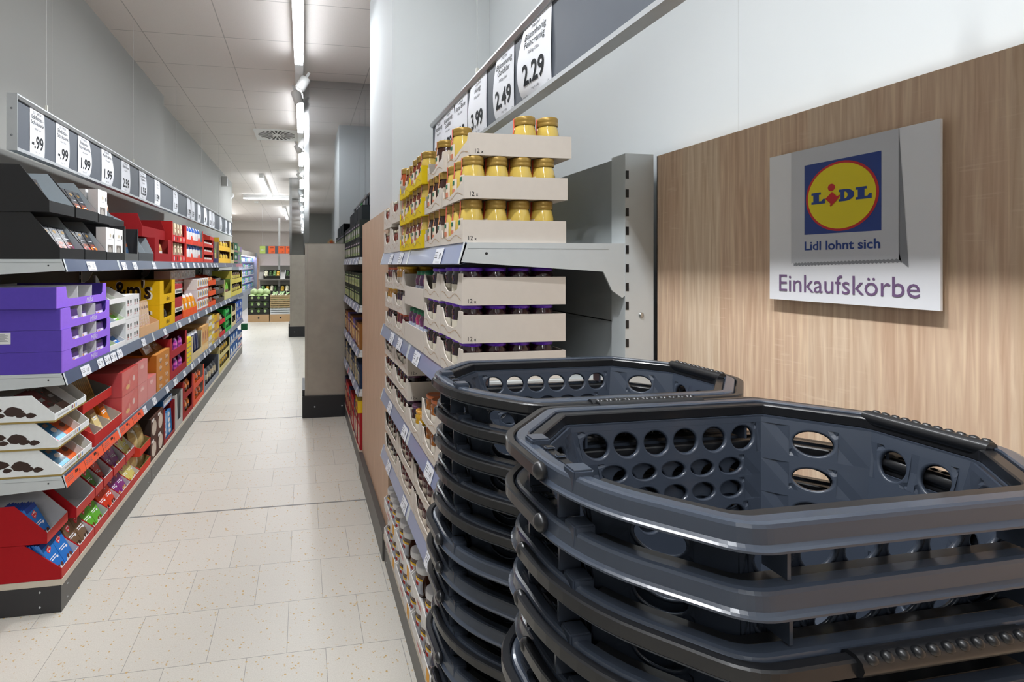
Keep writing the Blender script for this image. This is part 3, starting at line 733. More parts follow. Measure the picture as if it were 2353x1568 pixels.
for i in range(2): WBOX.make(f'white praline box with grey picture, {ORD[i]} in the lower black tray', 'praline box', 'white praline boxes', S.at(.008+.13*i, .008, .0055))
S = Slot(-1, 2.935, 3.15, XL-.052, 1.7515)
Proto('display_tray', tray_mb(S.w, .38, .19, .045, .13, BLK, GRYIN)).make('black cardboard tray of white praline boxes, upper tier', 'display tray', None, S.at())
for i in range(3): WBOX.make(['white praline box standing out at the front of the upper black tray', 'white praline box, second in the upper black tray', 'white praline box at the back of the upper black tray'][i], 'praline box', 'white praline boxes', S.at([.0, .0, .0][i]+.008+.002*i, [.006, .07, .13][i], .0055))
b = MB(); b.box(0, .24, 0, .01, 0, .205, BLK); b.box(0, .24, .01, .36, .195, .205, BLK); b.box(0, .01, .01, .36, 0, .195, BLK); b.box(.23, .24, .01, .36, 0, .195, BLK); 
b = window_mb(.25, .36, .205, .045, .012, M('2a2a2c', .25, coat=.3), BLK2)
S = Slot(-1, 3.215, 3.465, XL-.012, 1.5455); tag(obj('display_tray', b, *S.at()), 'glossy dark display box of brown pouches on the top board', 'display tray')
def pouch(c, c2): 
    return Proto('pouch', bag_mb(.10, .15, .05, gloss(c), lambda i, j, s_: gloss(c2) if j in (4,) else None))
PO, PN = pouch('a8622e', '3a2a22'), pouch('3e5a7a', '8a4a2a')
for i in range(2): PN.make(f'brown and blue pouch, {ORD[i]} inside the glossy dark display box', 'pouch', None, S.at(.02+.11*i, .03, .005, .2))
S2 = Slot(-1, 3.22, 3.47, XL-.10, 1.7515)
Proto('display_tray', tray_mb(S2.w, .32, .12, .05, .14, BLK, GRYIN)).make('black tray of orange pouches on the glossy display box', 'display tray', None, S2.at())
PO.make('orange pouch with dark band standing in the black upper tray', 'pouch', None, S2.at(.03, .03, .045, .15)); pouch('4a7ab0', 'c8d0d8').make('blue clear pouch lying in the black upper tray', 'pouch', None, S2.at(.13, .05, .03, .4))
S = Slot(-1, 3.475, 3.80, XL-.012, 1.5455)
obj_ = tag(obj('display_tray', tray_mb(S.w, .36, .165, .055, .05, M('45484c', .4), GRYIN, div=(.16,)), *S.at()), 'dark grey display tray beside the red boxes on the top board', 'display tray')
for i in range(2): PN.make(f'dark blue pouch, {ORD[i]} in the dark grey display tray', 'pouch', None, S.at(.025+.15*i, .05, .005, .15))

REDC, REDD, RED2 = card('c32a2a'), card('9c1d22'), card('d8402e')
def stack_windows(side, y0, y1, xf, z, tiers, h, out, inn, lip, colw, desc, content=None, ncont=2, d=.34, cat='display box', gap=.0012, sidecut=0, where='', deco=None):
    S = Slot(side, y0, y1, xf, z)
    names = {1: [''], 2: ['lower ', 'upper '], 3: ['bottom ', 'middle ', 'top '], 4: ['bottom ', 'second lowest ', 'third lowest ', 'top ']}[tiers]
    me = window_mb(S.w-.004, d, h, lip, colw, out, inn, sidecut=sidecut)
    if deco: deco(me, S.w-.004, h)
    p = Proto('display_box', me)
    for k in range(tiers):
        p.make(f'{names[k]}{desc}{where}', cat, f'{desc} tiers' if tiers > 1 else None, S.at(.002, 0, k*(h+gap) + .0008))
        if content:
            for i in range(ncont):
                cp, cn, cw = content
                pitch = (S.w - .004 - 2*colw) / ncont
                cp.make(f'{cn}, {ORD[i]} in the {names[k]}{desc}', cn.split()[-1], f'{cn} in {desc}', S.at(.002 + colw + pitch*(i+.5) - cw/2, .012, k*(h+gap)+.006, .06))
def small_bag(w_, h, t, c, c2=None, rows=()):
    return Proto('bag', bag_mb(w_, h, t, gloss(c), (lambda i, j, s_: gloss(c2) if j in rows else None) if c2 else None))
def logo_deco(bg, fg, txt=None, zc=.1):
    def d(b, w_, h):
        if bg: b.rect(w_*.12, w_*.88, h*.04, h*(.04+zc), bg)
        if txt: b.text(txt, h*zc*.8, w_/2, h*.065, fg, -.0012, sx=.8)
    return d
DV = {'cream pack': (Proto('pack', carton_mb(.055, .03, .155, card('e3d3b4'), lambda b, w_, h: (b.ell(w_*.5, h*.35, w_*.35, h*.15, gloss('a8232a')), b.rect(w_*.2, w_*.8, h*.7, h*.75, gloss('b8403a'))))), 'cream biscuit pack', .055)}
BLUEBAG = small_bag(.085, .17, .035, 'e9e6e6', '2f63c4', (5, 6)); BIGRED = small_bag(.10, .13, .04, 'c98a4a', 'e8e2dc', (2, 3))
stack_windows(-1, 3.83, 4.30, XL-.012, 1.546, 1, .17, REDD, card('a0332e'), .06, .10, 'dark red box with a small window', (BIGRED, 'orange and white bag', .10), 1)
S = Slot(-1, 3.70, 4.28, XL-.06, 1.718); Proto('display_box', tray_mb(S.w, .30, .16, .075, .03, REDD, REDD)).make('large dark red box standing on the red window box', 'display box', None, S.at())
stack_windows(-1, 4.31, 4.78, XL-.012, 1.546, 2, .165, REDC, REDD, .055, .02, 'red box of cream biscuit packs', DV['cream pack'], 4, deco=lambda b, w_, h: [b.ell(w_*(.15+.24*i), h*.16, .018, .02, card(['d8c8d8','4a3a2a','d8c0a0','dfd0e0'][i])) for i in range(4)])
stack_windows(-1, 4.80, 5.60, XL-.012, 1.546, 2, .165, RED2, GRYIN, .045, .02, 'orange red box of blue topped bags', (BLUEBAG, 'blue topped white bag', .085), 6, deco=lambda b, w_, h: [b.ell(w_*(.3+.42*i), h*.24, .05, .045, card('df4a36')) for i in range(2)])
TINY = Proto('pack', carton_mb(.09, .04, .05, card('e8e0da'), lambda b, w_, h: b.rect(0, w_, 0, h*.35, card('d8483a'))))
stack_windows(-1, 5.62, 6.20, XL-.012, 1.546, 3, .085, card('cf4438'), card('b83a30'), .035, .015, 'small red box of white packs', (TINY, 'small white pack', .09), 5)
Slot_ = Slot(-1, 6.0, 6.25, XL-.012, 1.8065); Proto('display_box', tray_mb(.25, .25, .08, .04, .1, card('cf4438'), WHT)).make('open red tray on the small red boxes', 'display tray', None, Slot_.at())
def simple_stack(side, y0, y1, xf, z, n, tiers, h, cols, desc, cat='carton', deco=None, d=.30, name='carton', group=None, side_m=None, jit=.004):
    """a block of plain closed cartons, n along the shelf and so many tiers"""
    S = Slot(side, y0, y1, xf, z); w_ = S.w / n; ps = []
    for c in cols: ps.append(Proto(name, carton_mb(w_-.003, d, h-.0015, c if not isinstance(c, str) else card(c), deco, side=side_m)))
    tn = {1: [''], 2: ['lower tier, ', 'upper tier, '], 3: ['bottom tier, ', 'middle tier, ', 'top tier, '], 4: ['bottom tier, ', 'second tier, ', 'third tier, ', 'top tier, '], 5: ['bottom tier, ', 'second tier, ', 'third tier, ', 'fourth tier, ', 'top tier, ']}[tiers]
    for k in range(tiers):
        for i in range(n):
            lab = f'{desc}, {tn[k]}{ORD[i]} along' if n > 1 else (f'{desc}, {tn[k].strip(", ")}' if tiers > 1 else desc)
            ii = i if side < 0 else n-1-i
            ps[(i+k) % len(ps)].make(lab, cat, group or f'{desc} block', S.at(.0015+w_*ii, RB.uniform(0, jit), k*h+.0006))
def two_tone(c2, a=.0, b_=.35, dot=None):
    def d(b, w_, h):
        b.rect(0, w_, h*a, h*b_, gloss(c2))
        if dot: b.ell(w_/2, h*.6, w_*.28, h*.2, gloss(dot))
    return d
stack_windows(-1, 6.26, 6.58, XL-.012, 1.546, 1, .26, card('2a2358'), card('b9b39a'), .05, .02, 'navy display box beside the yellow boxes', (small_bag(.08, .2, .04, 'c8b070', '8aa84a', (4, 5)), 'green and tan bag', .08), 2)
stack_windows(-1, 6.60, 7.60, XL-.012, 1.546, 2, .16, card('e8b83c'), card('7a5a30'), .06, .04, 'yellow display box on the top board', (small_bag(.09, .13, .04, '8a6238', 'e8c040', (3, 4, 5)), 'yellow and brown bag', .09), 4)
stack_windows(-1, 7.62, 8.02, XL-.012, 1.546, 2, .15, card('d6c88c'), card('8a8460'), .05, .04, 'cream display box on the top board', (small_bag(.09, .12, .04, '7a8a5a'), 'olive bag', .09), 2)
simple_stack(-1, 8.04, 8.45, XL-.012, 1.546, 1, 2, .16, ['1d5a40'], 'dark green display carton on the top board', deco=two_tone('7a3a4a', .1, .3, 'c8d0c0'))
simple_stack(-1, 8.47, 8.98, XL-.012, 1.546, 2, 2, .14, ['7a6a88', '7d9a68'], 'lilac or sage carton at the far end of the top board', deco=two_tone('3a6a58', .1, .4))

# --- second board
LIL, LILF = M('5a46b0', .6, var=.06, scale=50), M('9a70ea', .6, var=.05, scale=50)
def purple_box():
    w_, d, h = .555, .44, .0935; b = MB(); t = .004
    F = [(0,0),(w_,0),(w_,h),(w_-.035,h),(w_-.04,h-.004),(w_-.046,.045),(w_-.056,.036),(.115,.036),(.10,.045),(.085,h),(0,h)]
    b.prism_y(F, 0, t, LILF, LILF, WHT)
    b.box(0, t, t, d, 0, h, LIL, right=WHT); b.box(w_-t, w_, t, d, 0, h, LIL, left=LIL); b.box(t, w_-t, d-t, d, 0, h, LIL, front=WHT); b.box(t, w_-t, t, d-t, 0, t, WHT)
    for x in (.215, .375): b.box(x, x+.003, t, d-t, t, h*.97, WHT)
    b.text('Milka', .038, .34, .006, M('e6e0ee', .6), -.0008, slant=.35, rot=.08)
    return b
PUR = Proto('display_box', purple_box())
def lilac_bar(b, w_, h): b.rect(0, w_, 0, h*.55, gloss('c8b8e4')); b.ell(w_*.35, h*.3, w_*.25, h*.16, gloss('d8a070'), -.0009); b.ell(w_*.7, h*.4, w_*.2, h*.14, gloss('f0ecf6'), -.001)
LB = Proto('chocolate_bar', (lambda m_: (m_.box(0, .09, 0, .010, 0, .075, gloss('4a3070')), lilac_bar(m_, .09, .075), m_)[2])(MB()))
for k in range(4):
    S = Slot(-1, 2.402 - (.012 if k == 3 else 0), 2.95, XL-.002 - (.016 if k == 3 else .004*(k == 2)), 1.0458 + .0945*k)
    n_ = ['bottom', 'second lowest', 'third lowest', 'topmost'][k]
    PUR.make(f'purple cardboard box with white dividers, {n_} of its stack of four', 'display box', 'purple boxes in a stack', S.at())
    if k < 3:
        for i, x in enumerate((.105, .235, .40)):
            for r in range(3): LB.make(f'lilac chocolate bar, {ORD[r]} deep, {ORD[i]} compartment of the {n_} purple box', 'chocolate bar', 'lilac bars in the purple boxes', S.at(x+.004*r+(.01 if i == 1 else 0), .006+.013*r+.020*(i == 1), .0055, .14))
    else: LB.make('lilac chocolate bar lying deep in the topmost purple box', 'chocolate bar', 'lilac bars in the purple boxes', S.at(.105, .12, .006, 1.3))
b = MB(); b.box(0, .13, 0, .0008, 0, .05, WHT)
for i in range(14): b.rect(.01+.004*i, .012+.004*i, .01, .022, INK, -.0004)
for i in range(9): b.rect(.075, .12 - (i % 3)*.006, .012+.0038*i, .0135+.0038*i, M('55585c', .6), -.0004)
for i in range(3): b.rect(.01, .06, .03+.005*i, .032+.005*i, M('55585c', .6), -.0004)
tag(obj('shipping_label', b, (XL-.335, 2.4015, 1.1775), (0, 0, 0)), 'white shipping label stuck on the end of the third lowest purple box', 'label')
def nut_bar(c1, c2):
    b = MB(); b.box(0, .09, 0, .014, 0, .15, gloss(c1)); b.rect(0, .09, 0, .07, gloss(c2)); b.ell(.045, .11, .03, .02, gloss('c08a5a')); b.rect(.02, .07, .03, .038, PAPER, -.001); return Proto('chocolate_bar', b)
NB = [nut_bar('d8a878', '7ac02e'), nut_bar('4a2a1e', '6ab02a'), nut_bar('c8d4e0', '2a72c0')]
WT = Proto('display_tray', tray_mb(.255, .38, .09, .028, .10, WHT, OFFW, div=(.125,)))
for k in range(3):
    S = Slot(-1, 2.958, 3.213, XL-.006+.001*k, 1.0458+.128*k); n_ = ['lower', 'middle', 'upper'][k]
    if k: 
        b = MB(); 
        for x in (.0, .2515): b.box(x, x+.0035, .12, .37, -.0375, -.0004, WHT)
        obj('riser', b, *S.at(0)) if False else None
    WT.make(f'white cardboard tray of nut chocolate bars, {n_} of three beside the purple boxes', 'display tray', 'white trays of nut bars', S.at())
    for i in range(3):
        if k == 2 and i: continue
        NB[(i+k) % 3 if k < 2 else 1].make(f'nut chocolate bar, {ORD[i]} in the {n_} white tray', 'chocolate bar', 'nut bars in white trays', S.at(.01+.078*i, .02, .006, .85))
    for x in (.0, .2515):
        pass
for k in range(2):
    b = MB(); b.prism_x([(.13,.0905),(.37,.0905),(.37,.1275),(.13,.1275)], 0, .004, WHT); b.prism_x([(.13,.0905),(.37,.0905),(.37,.1275),(.13,.1275)], .251, .255, WHT); b.box(.004, .251, .366, .37, .0905, .1275, WHT)
    tag(obj('tray_riser', b, *Slot(-1, 2.958, 3.213, XL-.006, 1.0458+.128*k).at()), f'white cardboard riser between the {["lower","middle"][k]} and next white nut bar tray', 'tray riser')
b = MB(); b.prism_y([(0,0),(.15,0),(.035,.11),(.0,.13)], 0, .012, gloss('3c2218'))
for x, z in ((.03,.03),(.07,.035),(.11,.02),(.03,.07),(.06,.06)): b.ell(x, z, .012, .011, gloss('b4744a'), -.0006)
tag(obj('chocolate_bar', b, *Slot(-1, 2.97, 3.2, XL-.03, 1.0458+.2625).at(.0, .05, .026)), 'brown hazelnut chocolate piece leaning up in the upper white tray', 'chocolate bar')
def cup_deco(b, w_, h):
    for x, z in ((.3,.72),(.7,.72),(.3,.3),(.7,.3)):
        b.poly([(w_*(x-.12),h*(z+.07)),(w_*(x-.07),h*(z-.1)),(w_*(x+.07),h*(z-.1)),(w_*(x+.12),h*(z+.07))], gloss('54504e')); b.rect(w_*(x-.06), w_*(x+.06), h*(z-.1), h*(z-.07), gloss('c8504a'), -.0009)
        b.rect(w_*(x-.13), w_*(x+.13), h*(z-.17), h*(z-.14), gloss('e0b0b0'))
simple_stack(-1, 3.22, 3.47, XL-.004, 1.0462, 2, 2, .145, [WHT], 'white coffee chocolate carton on the second board', deco=cup_deco)
def face_bar(b, w_, h):
    b.ell(w_*.5, h*.83, w_*.34, h*.05, gloss('7a4a34'));
    for i in range(5): b.ell(w_*.5, h*(.2+.1*i), w_*.32, h*.026, gloss('e8d8c8')); b.ell(w_*.5, h*(.2+.1*i), w_*.16, h*.013, gloss('c0503a'), -.0009)
BEI = card('d8ae84')
S = Slot(-1, 3.48, 3.91, XL-.004, 1.0462)
tag(obj('display_tray', tray_mb(S.w, .36, .12, .065, .10, BEI, BEI), *S.at()), 'beige cardboard tray with wavy lip holding tall beige bars', 'display tray')
bb = MB(); bb.box(0, .048, 0, .012, 0, .215, gloss('d9b592')); face_bar(bb, .048, .215); FB = Proto('chocolate_bar', bb)
for i in range(8): FB.make(f'tall beige chocolate bar, {ORD[i]} along the beige wavy tray', 'chocolate bar', 'tall beige bars', S.at(.008+.0525*i, .012 + (.05 if i > 4 else 0), .006, .10))
# yellow boxes with the large letters
YEL = card('e4b40c')
def yellow_box():
    w_, d, h = .44, .42, .176; b = window_mb(w_, d, h, .072, .10, YEL, card('b9900c'), cut=.006)
    b.text('m&m\'s', .05, w_*.52, .02, card('3a2418'), -.0009, sx=.8)
    vs, fs = text2d("m&m's", True); s_ = .19      # same letters on the near end panel, facing the entrance
    for off, sc_, mt in ((-.0008, 1.0, card('f0ead8')), (-.0016, .93, card('2e1c14'))):
        b.add([(off, .235 - p[0]*s_*.72*sc_, .045 + (p[1]*sc_ + (.03 if sc_ < 1 else 0)) * s_) for p in vs], [f for f in fs], mt)
    return b
YB = Proto('display_box', yellow_box())
DKB = small_bag(.10, .14, .05, '2a2420', '4a4038', (3,))
for k in range(2):
    S = Slot(-1, 3.93, 4.37, XL-.004, 1.0462+.1775*k); YB.make(f'yellow cardboard display box with large brown letters, {["lower","upper"][k]} of two', 'display box', 'yellow letter boxes', S.at())
    if k == 0:
        for i in range(2): DKB.make(f'black snack bag, {ORD[i]} in the lower yellow letter box', 'bag', None, S.at(.11+.11*i, .02, .005, .05))
def grn(b, w_, h):
    b.rect(0, w_, h*.3, h*.75, gloss('e8e0d8')); b.rect(0, w_*.5, h*.3, h*.5, gloss('2a8a4a')); b.rect(w_*.5, w_, h*.3, h*.5, gloss('a88a5a')); b.rect(w_*.1, w_*.9, h*.55, h*.68, gloss('2a2a2c'), -.0009)
simple_stack(-1, 4.385, 4.64, XL-.004, 1.0462, 1, 2, .155, [card('b03238')], 'red carton with green and white band on the second board', deco=grn)
ORBOX = card('ee5a24')
KB = small_bag(.10, .19, .05, 'ece6e4', 'f0a020', (4, 5)); 
for i in range(4):
    S = Slot(-1, 4.66+.145*i, 4.66+.145*i+.142, XL-.004, 1.0462)
    tag(obj('display_box', tray_mb(S.w, .12, .18, .07, .04, ORBOX, card('f2b02a'), ), *S.at()), f'orange red upright display box, {ORD[i]} of four on the second board', 'display box', 'orange red upright boxes')
    KB.make(f'white and orange chocolate bag in the {ORD[i]} orange red upright box', 'bag', 'white and orange bags', S.at(.02, .012, .012, .06))
if True:
    S = Slot(-1, 4.66, 4.8, XL-.004, 1.0462); small_bag(.13, .10, .06, 'f2c22e', 'f0602a', (2, 3)).make('yellow and orange bag flopped over the first orange red box', 'bag', None, S.at(-.02, .02, .175, .35))
def kinder(b, w_, h): b.rect(0, w_, 0, h*.2, gloss('d8432e')); b.ell(w_*.5, h*.6, w_*.26, h*.22, gloss('8a5a44')); b.rect(w_*.15, w_*.5, h*.75, h*.9, gloss('b07a6a'))
simple_stack(-1, 4.78, 5.85, XL-.14, 1.0462, 8, 4, .105, [card('efe6e2'), card('e8dcd8')], 'white and red milk chocolate carton in the tall block', deco=kinder, d=.14)
def kmix(b, w_, h): b.rect(0, w_, 0, h*.22, gloss('d8503a')); b.rect(w_*.2, w_*.55, h*.35, h*.9, gloss('e8b040')); b.ell(w_*.72, h*.6, w_*.18, h*.2, gloss('5a90c8'))
simple_stack(-1, 5.26, 5.85, XL-.004, 1.0462, 5, 3, .11, [card('efe9e6'), card('e6e4ea')], 'white chocolate carton with yellow and blue marks', deco=kmix, d=.13)
ORT = card('e0521c')
def small_trays(y0, y1, z, n, h, out, inn, desc, contents, lip=.055, slope=.12, d=.34):
    S0 = Slot(-1, y0, y1, XL-.004, z); p = Proto('display_tray', tray_mb(S0.w, d, h-.004, lip, slope, out, inn)); tn = ['bottom', 'middle', 'top', 'topmost']
    for k in range(n):
        S = Slot(-1, y0, y1, XL-.004, z+h*k+.0006); p.make(f'{desc}, {tn[k]} tier', 'display tray', f'{desc} tiers', S.at())
        if contents:
            cp, cn, cw = contents; m_ = max(1, int(S.w/(cw*1.15)))
            for i in range(m_): cp.make(f'{cn}, {ORD[i]} in the {tn[k]} {desc}', cn.split()[-1], f'{cn} in {desc}', S.at(.01+(S.w-.02)*i/m_, .02, .005, .3))
small_trays(5.87, 6.33, 1.0462, 3, .12, ORT, card('c8481a'), 'orange display tray on the second board', (Proto('pack', carton_mb(.12, .05, .09, gloss('b8406a'), two_tone('e88a2a', .5, 1))), 'orange and pink pack', .12))
small_trays(6.36, 6.98, 1.0462, 3, .11, card('4a423c'), BLK, 'dark display tray of gold packs', (Proto('pack', carton_mb(.13, .05, .08, gloss('c8a45a'), two_tone('2a2420', .6, 1))), 'gold and black pack', .13))
b = MB(); b.box(0, .58, 0, .01, 0, .10, BLK); b.text('MAOAM', .085, .30, .02, PAPER, -.0009); 
tag(obj('sign_card', b, *Slot(-1, 6.38, 6.96, XL-.16, 1.0462+.3312).at()), 'black card with white letters behind the gold packs', 'sign card')
stack_windows(-1, 7.0, 7.62, XL-.004, 1.0462, 1, .27, card('cfc88a'), card('6a8a3a'), .10, .06, 'tall cream and green display box', (small_bag(.10, .22, .04, '8a5a4a', '7ac02a', (4, 5, 6)), 'green and brown bag', .10), 3)
stack_windows(-1, 7.64, 8.98, XL-.004, 1.0462, 2, .19, card('d2c25a'), card('5a5428'), .07, .07, 'yellow green display box on the second board', (small_bag(.10, .16, .04, '6a4a2a', 'c8b84a', (3, 4)), 'brown and yellow bag', .10), 6)

# --- third board
BROWNC = gloss('3a2620')
def choc_tray():
    w_, d, h = .32, .43, .118; out = card('eff3f4'); b = tray_mb(w_, d, h, .034, .092, out, WHT, div=(.24,), base=card('a08a50'))
    for cy_, cz, r in ((.165, .052, .036), (.135, .038, .022), (.095, .033, .020), (.24, .060, .030), (.215, .036, .018)):
        pts = [(cy_ + r*(1+.25*math.sin(5*i))*math.cos(i*math.pi/4), cz + .62*r*(1+.2*math.cos(7*i))*math.sin(i*math.pi/4)) for i in range(8)]
        b.add([(-.0006, y, z) for y, z in pts], [tuple(range(8))], BROWNC)
    for i, c in enumerate(('6aa84a', '8a3a6a', 'e0a83a', '3a7ac0')): b.rect(.15+.018*i, .158+.018*i, .014, .029, card(c))
    b.rect(.03, .13, .018, .024, M('b9bcc0', .6))
    return Proto('display_tray', b)
CT = choc_tray()
def flat_bar(c, c2, pic='8a5a3a'):
    b = MB(); b.box(0, .078, 0, .014, 0, .16, gloss(c)); b.rect(0, .078, 0, .045, gloss(c2)); b.ell(.05, .055, .02, .014, gloss(pic), -.0009); b.rect(.022, .055, .085, .105, gloss('9a9c9e'), -.0008); b.ell(.02, .13, .005, .005, gloss('d84a3a'), -.0008); return Proto('chocolate_bar', b)
CB = {'maroon': flat_bar('6a2226', 'd8d2ce', '3a2018'), 'dark brown': flat_bar('43302a', '6a4438', '2a1a14'), 'light blue': flat_bar('2a86c8', '4ab0e8', 'e8e4e0'), 'orange': flat_bar('d85a22', 'e8641e', '6a3a22'), 'teal': flat_bar('2a7484', 'e6e4e0', '9a6a4a'), 'crimson': flat_bar('8a1a22', 'd02030', '4a2a20')}
for k, row in enumerate((('teal', 'light blue', 'orange'), ('crimson', 'light blue', 'orange'), ('maroon', 'maroon', 'dark brown'))):
    S = Slot(-1, 2.402 - (0, .008, .016)[k], 2.75, XL-.004-(0, .010, .020)[k], .5958+.1205*k); n_ = ['bottom', 'middle', 'top'][k]
    CT.make(f'white cardboard tray with printed chocolate pieces, {n_} of three at the near end', 'display tray', 'white trays with chocolate pieces', S.at())
    for i, c in enumerate(row):
        for r in range(3 if i < 2 else 1):
            CB[c].make(f'{c} chocolate bar, {ORD[r]} layer, slot {ORD[i]} of the {n_} white printed tray', 'chocolate bar', 'bars in the white printed trays', S.at(.008+.079*i, .035+.0155*r, .010, .92))
RT_, RIN = card('c4302c'), card('c9c0b4')
def red_lip_tray(w_, div): return tray_mb(w_, .40, .145, .062, .15, RT_, RIN, div=div)
S = Slot(-1, 2.755, 3.145, XL-.004, .5962)
tag(obj('display_tray', red_lip_tray(S.w, (.12, .25)), *S.at()), 'red cardboard tray of tall nut bars, lower of two on the third board', 'display tray')
def tall_bar(top, body, pic):
    b = MB(); b.box(0, .066, 0, .013, 0, .178, gloss(body)); b.rect(0, .066, .125, .178, gloss(top)); b.rect(.012, .054, .10, .108, PAPER); b.rect(.012, .054, .088, .094, PAPER)
    for i in range(5): b.ell(.018+.009*i, .03+.014*(i % 2), .010, .008, gloss(pic), -.0009-.0001*i)
    return Proto('chocolate_bar', b)
TB = [('red nut', tall_bar('3a1e18', 'b02a26', 'd8a060')), ('pale yellow', tall_bar('9a6a3a', 'e6cf90', 'f0e0b0')), ('orange almond', tall_bar('8a4a1e', 'e8871e', 'f4dca0'))]
for i, (n_, p) in enumerate(TB):
    for r in range(3): p.make(f'{n_} chocolate bar, {ORD[r]} deep in the lower red tray of the third board', 'chocolate bar', f'{n_} bars', S.at(.03+.122*i, .03+.016*r, .006, .42))
S = Slot(-1, 2.72, 3.10, XL-.045, .7725)
tag(obj('display_tray', tray_mb(S.w, .38, .10, .050, .12, RT_, card('8a857e'), div=()), *S.at()), 'red cardboard tray holding a gold box, upper of two on the third board', 'display tray')
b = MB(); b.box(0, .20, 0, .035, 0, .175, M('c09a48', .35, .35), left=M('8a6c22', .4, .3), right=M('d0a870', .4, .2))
for i in range(6):
    for j in range(7): b.add([(-.0006, .003+.004*i, .01+.022*j), (-.0006, .0055+.004*i, .01+.022*j), (-.0006, .0055+.004*i, .022+.022*j), (-.0006, .003+.004*i, .022+.022*j)], [(0,1,2,3)], M('6a5010', .5))
for i in range(9): b.rect(.01+.02*i, .024+.02*i, .02, .15, M('7a5c18', .4, .3))
tag(obj('praline_box', b, *S.at(.10, .055, .01, .35)), 'gold praline box leaning back in the upper red tray', 'praline box')
def mon(b, w_, h):
    b.poly([(0, h*.25), (w_*.35, h*.62), (w_*.75, h*.95), (w_, h), (w_, 0), (0, 0)], gloss('cf3a34')); b.ell(w_*.35, h*.28, w_*.12, h*.1, gloss('e8a85a'), -.0009); b.ell(w_*.72, h*.5, w_*.08, h*.13, gloss('e8b8b4'), -.0009); b.ell(w_*.45, h*.42, w_*.05, h*.12, gloss('e07a6a'), -.0009)
PKR = M('d87a78', .35, var=.05, coat=.2)
simple_stack(-1, 3.155, 3.44, XL-.004, .5962, 1, 2, .145, [gloss('d8504c')], 'red cherry praline box nearer the red trays', 'praline box', mon, name='praline_box', side_m=gloss('cc5458'))
simple_stack(-1, 3.445, 3.64, XL-.004, .5962, 1, 2, .145, [PKR], 'pale red praline box beside the cherry boxes', 'praline box', lambda b, w_, h: b.ell(w_*.4, h*.75, w_*.2, h*.1, gloss('e8a09a')), name='praline_box')
simple_stack(-1, 3.645, 3.84, XL-.004, .5962, 1, 1, .145, [PKR], 'pale red praline box beside the toffee cartons', 'praline box', lambda b, w_, h: b.ell(w_*.4, h*.75, w_*.2, h*.1, gloss('e8a09a')), name='praline_box')
TOF = card('c8833e')
def tof(b, w_, h):
    for i in range(2):
        for j in range(2): b.text('Toffifee', .036, w_*(.27+.47*i), h*(.56-.44*j), card('efe6da'), -.0009, sx=.75, slant=.1); b.ell(w_*(.3+.47*i), h*(.50-.44*j), .02, .007, gloss('5a2e16'), -.0008)
simple_stack(-1, 3.85, 4.21, XL-.004, .5962, 1, 2, .135, [TOF], 'orange brown toffee carton on the third board', 'carton', tof, side_m=card('b0661e'))
S = Slot(-1, 3.86, 4.21, XL-.03, .8675)
tp = Proto('praline_box', (lambda m_: (m_.box(0, .17, 0, .02, 0, .10, gloss('b88450')), m_.text('Toffifee', .04, .085, .035, card('f0e8dc'), -.0008, sx=.8), m_)[2])(MB()))
tp.make('brown toffee box leaning on top of the toffee cartons, near one', 'praline box', None, S.at(.0, .05, .002, .5)); tp.make('brown toffee box leaning on top of the toffee cartons, far one', 'praline box', None, S.at(.19, .03, .002, .9))
stack_windows(-1, 4.225, 4.795, XL-.004, .5962, 2, .165, card('a8282e'), card('6a1418'), .06, .05, 'dark red display box of pink bags', (small_bag(.09, .13, .04, 'a03aa0', 'e060b8', (2, 4)), 'pink foil bag', .09), 3)
small_bag(.16, .06, .05, 'e8b0c8', 'd06a90', (2,)).make('pale pink bag lying on the upper dark red display box', 'bag', None, Slot(-1, 4.25, 4.5, XL-.01, .93).at(0, .03, .002, .4))
def yl(b, w_, h):
    for i in range(5): b.rect(w_*.1, w_*.42, h*(.08+.18*i), h*(.12+.18*i), gloss('3a3a2a')); b.rect(w_*.55, w_*.9, h*(.08+.18*i), h*(.12+.18*i), gloss('3a3a2a'))
simple_stack(-1, 4.805, 4.99, XL-.004, .5962, 1, 1, .25, ['e8d024'], 'bright yellow carton on the third board', deco=yl)
CRM = card('dcc79a')
stack_windows(-1, 5.0, 5.50, XL-.004, .5962, 1, .24, CRM, card('9a9280'), .07, .04, 'cream display box of navy bags', (small_bag(.13, .26, .05, '20264e', 'e6e8f0', (6, 0)), 'navy and white bag', .13), 3)
simple_stack(-1, 5.51, 5.88, XL-.004, .5962, 3, 1, .27, ['dca868'], 'orange beige biscuit pack on the third board', 'pack', two_tone('e8b030', 0, .3, 'c8763a'), name='pack')
simple_stack(-1, 5.89, 6.24, XL-.004, .5962, 2, 3, .115, ['e2ded6', 'e0c040'], 'white or yellow carton on the third board', deco=two_tone('c8a028', .3, .6))
simple_stack(-1, 6.25, 6.62, XL-.004, .5962, 2, 3, .105, ['d8a818', 'c89a4a'], 'yellow or tan carton on the third board', deco=two_tone('8a3a1a', .05, .25))
small_trays(6.64, 7.08, .5962, 2, .16, card('c82a2c'), BLK, 'red display tray on the third board', (Proto('pack', carton_mb(.16, .05, .10, gloss('e0c8a8'), two_tone('c84a3a', 0, .4))), 'cream and red pack', .16))
stack_windows(-1, 7.10, 7.66, XL-.004, .5962, 2, .16, card('2fae4a'), card('0f5a2a'), .05, .03, 'bright green display box', (small_bag(.06, .14, .03, '156a34', '3ac05a', (4, 5)), 'dark green bag', .06), 4)
stack_windows(-1, 7.68, 8.16, XL-.004, .5962, 2, .16, CRM, card('5a5040'), .06, .05, 'cream display box beside the green boxes', (small_bag(.08, .13, .03, '3a3028'), 'dark bag', .08), 2)
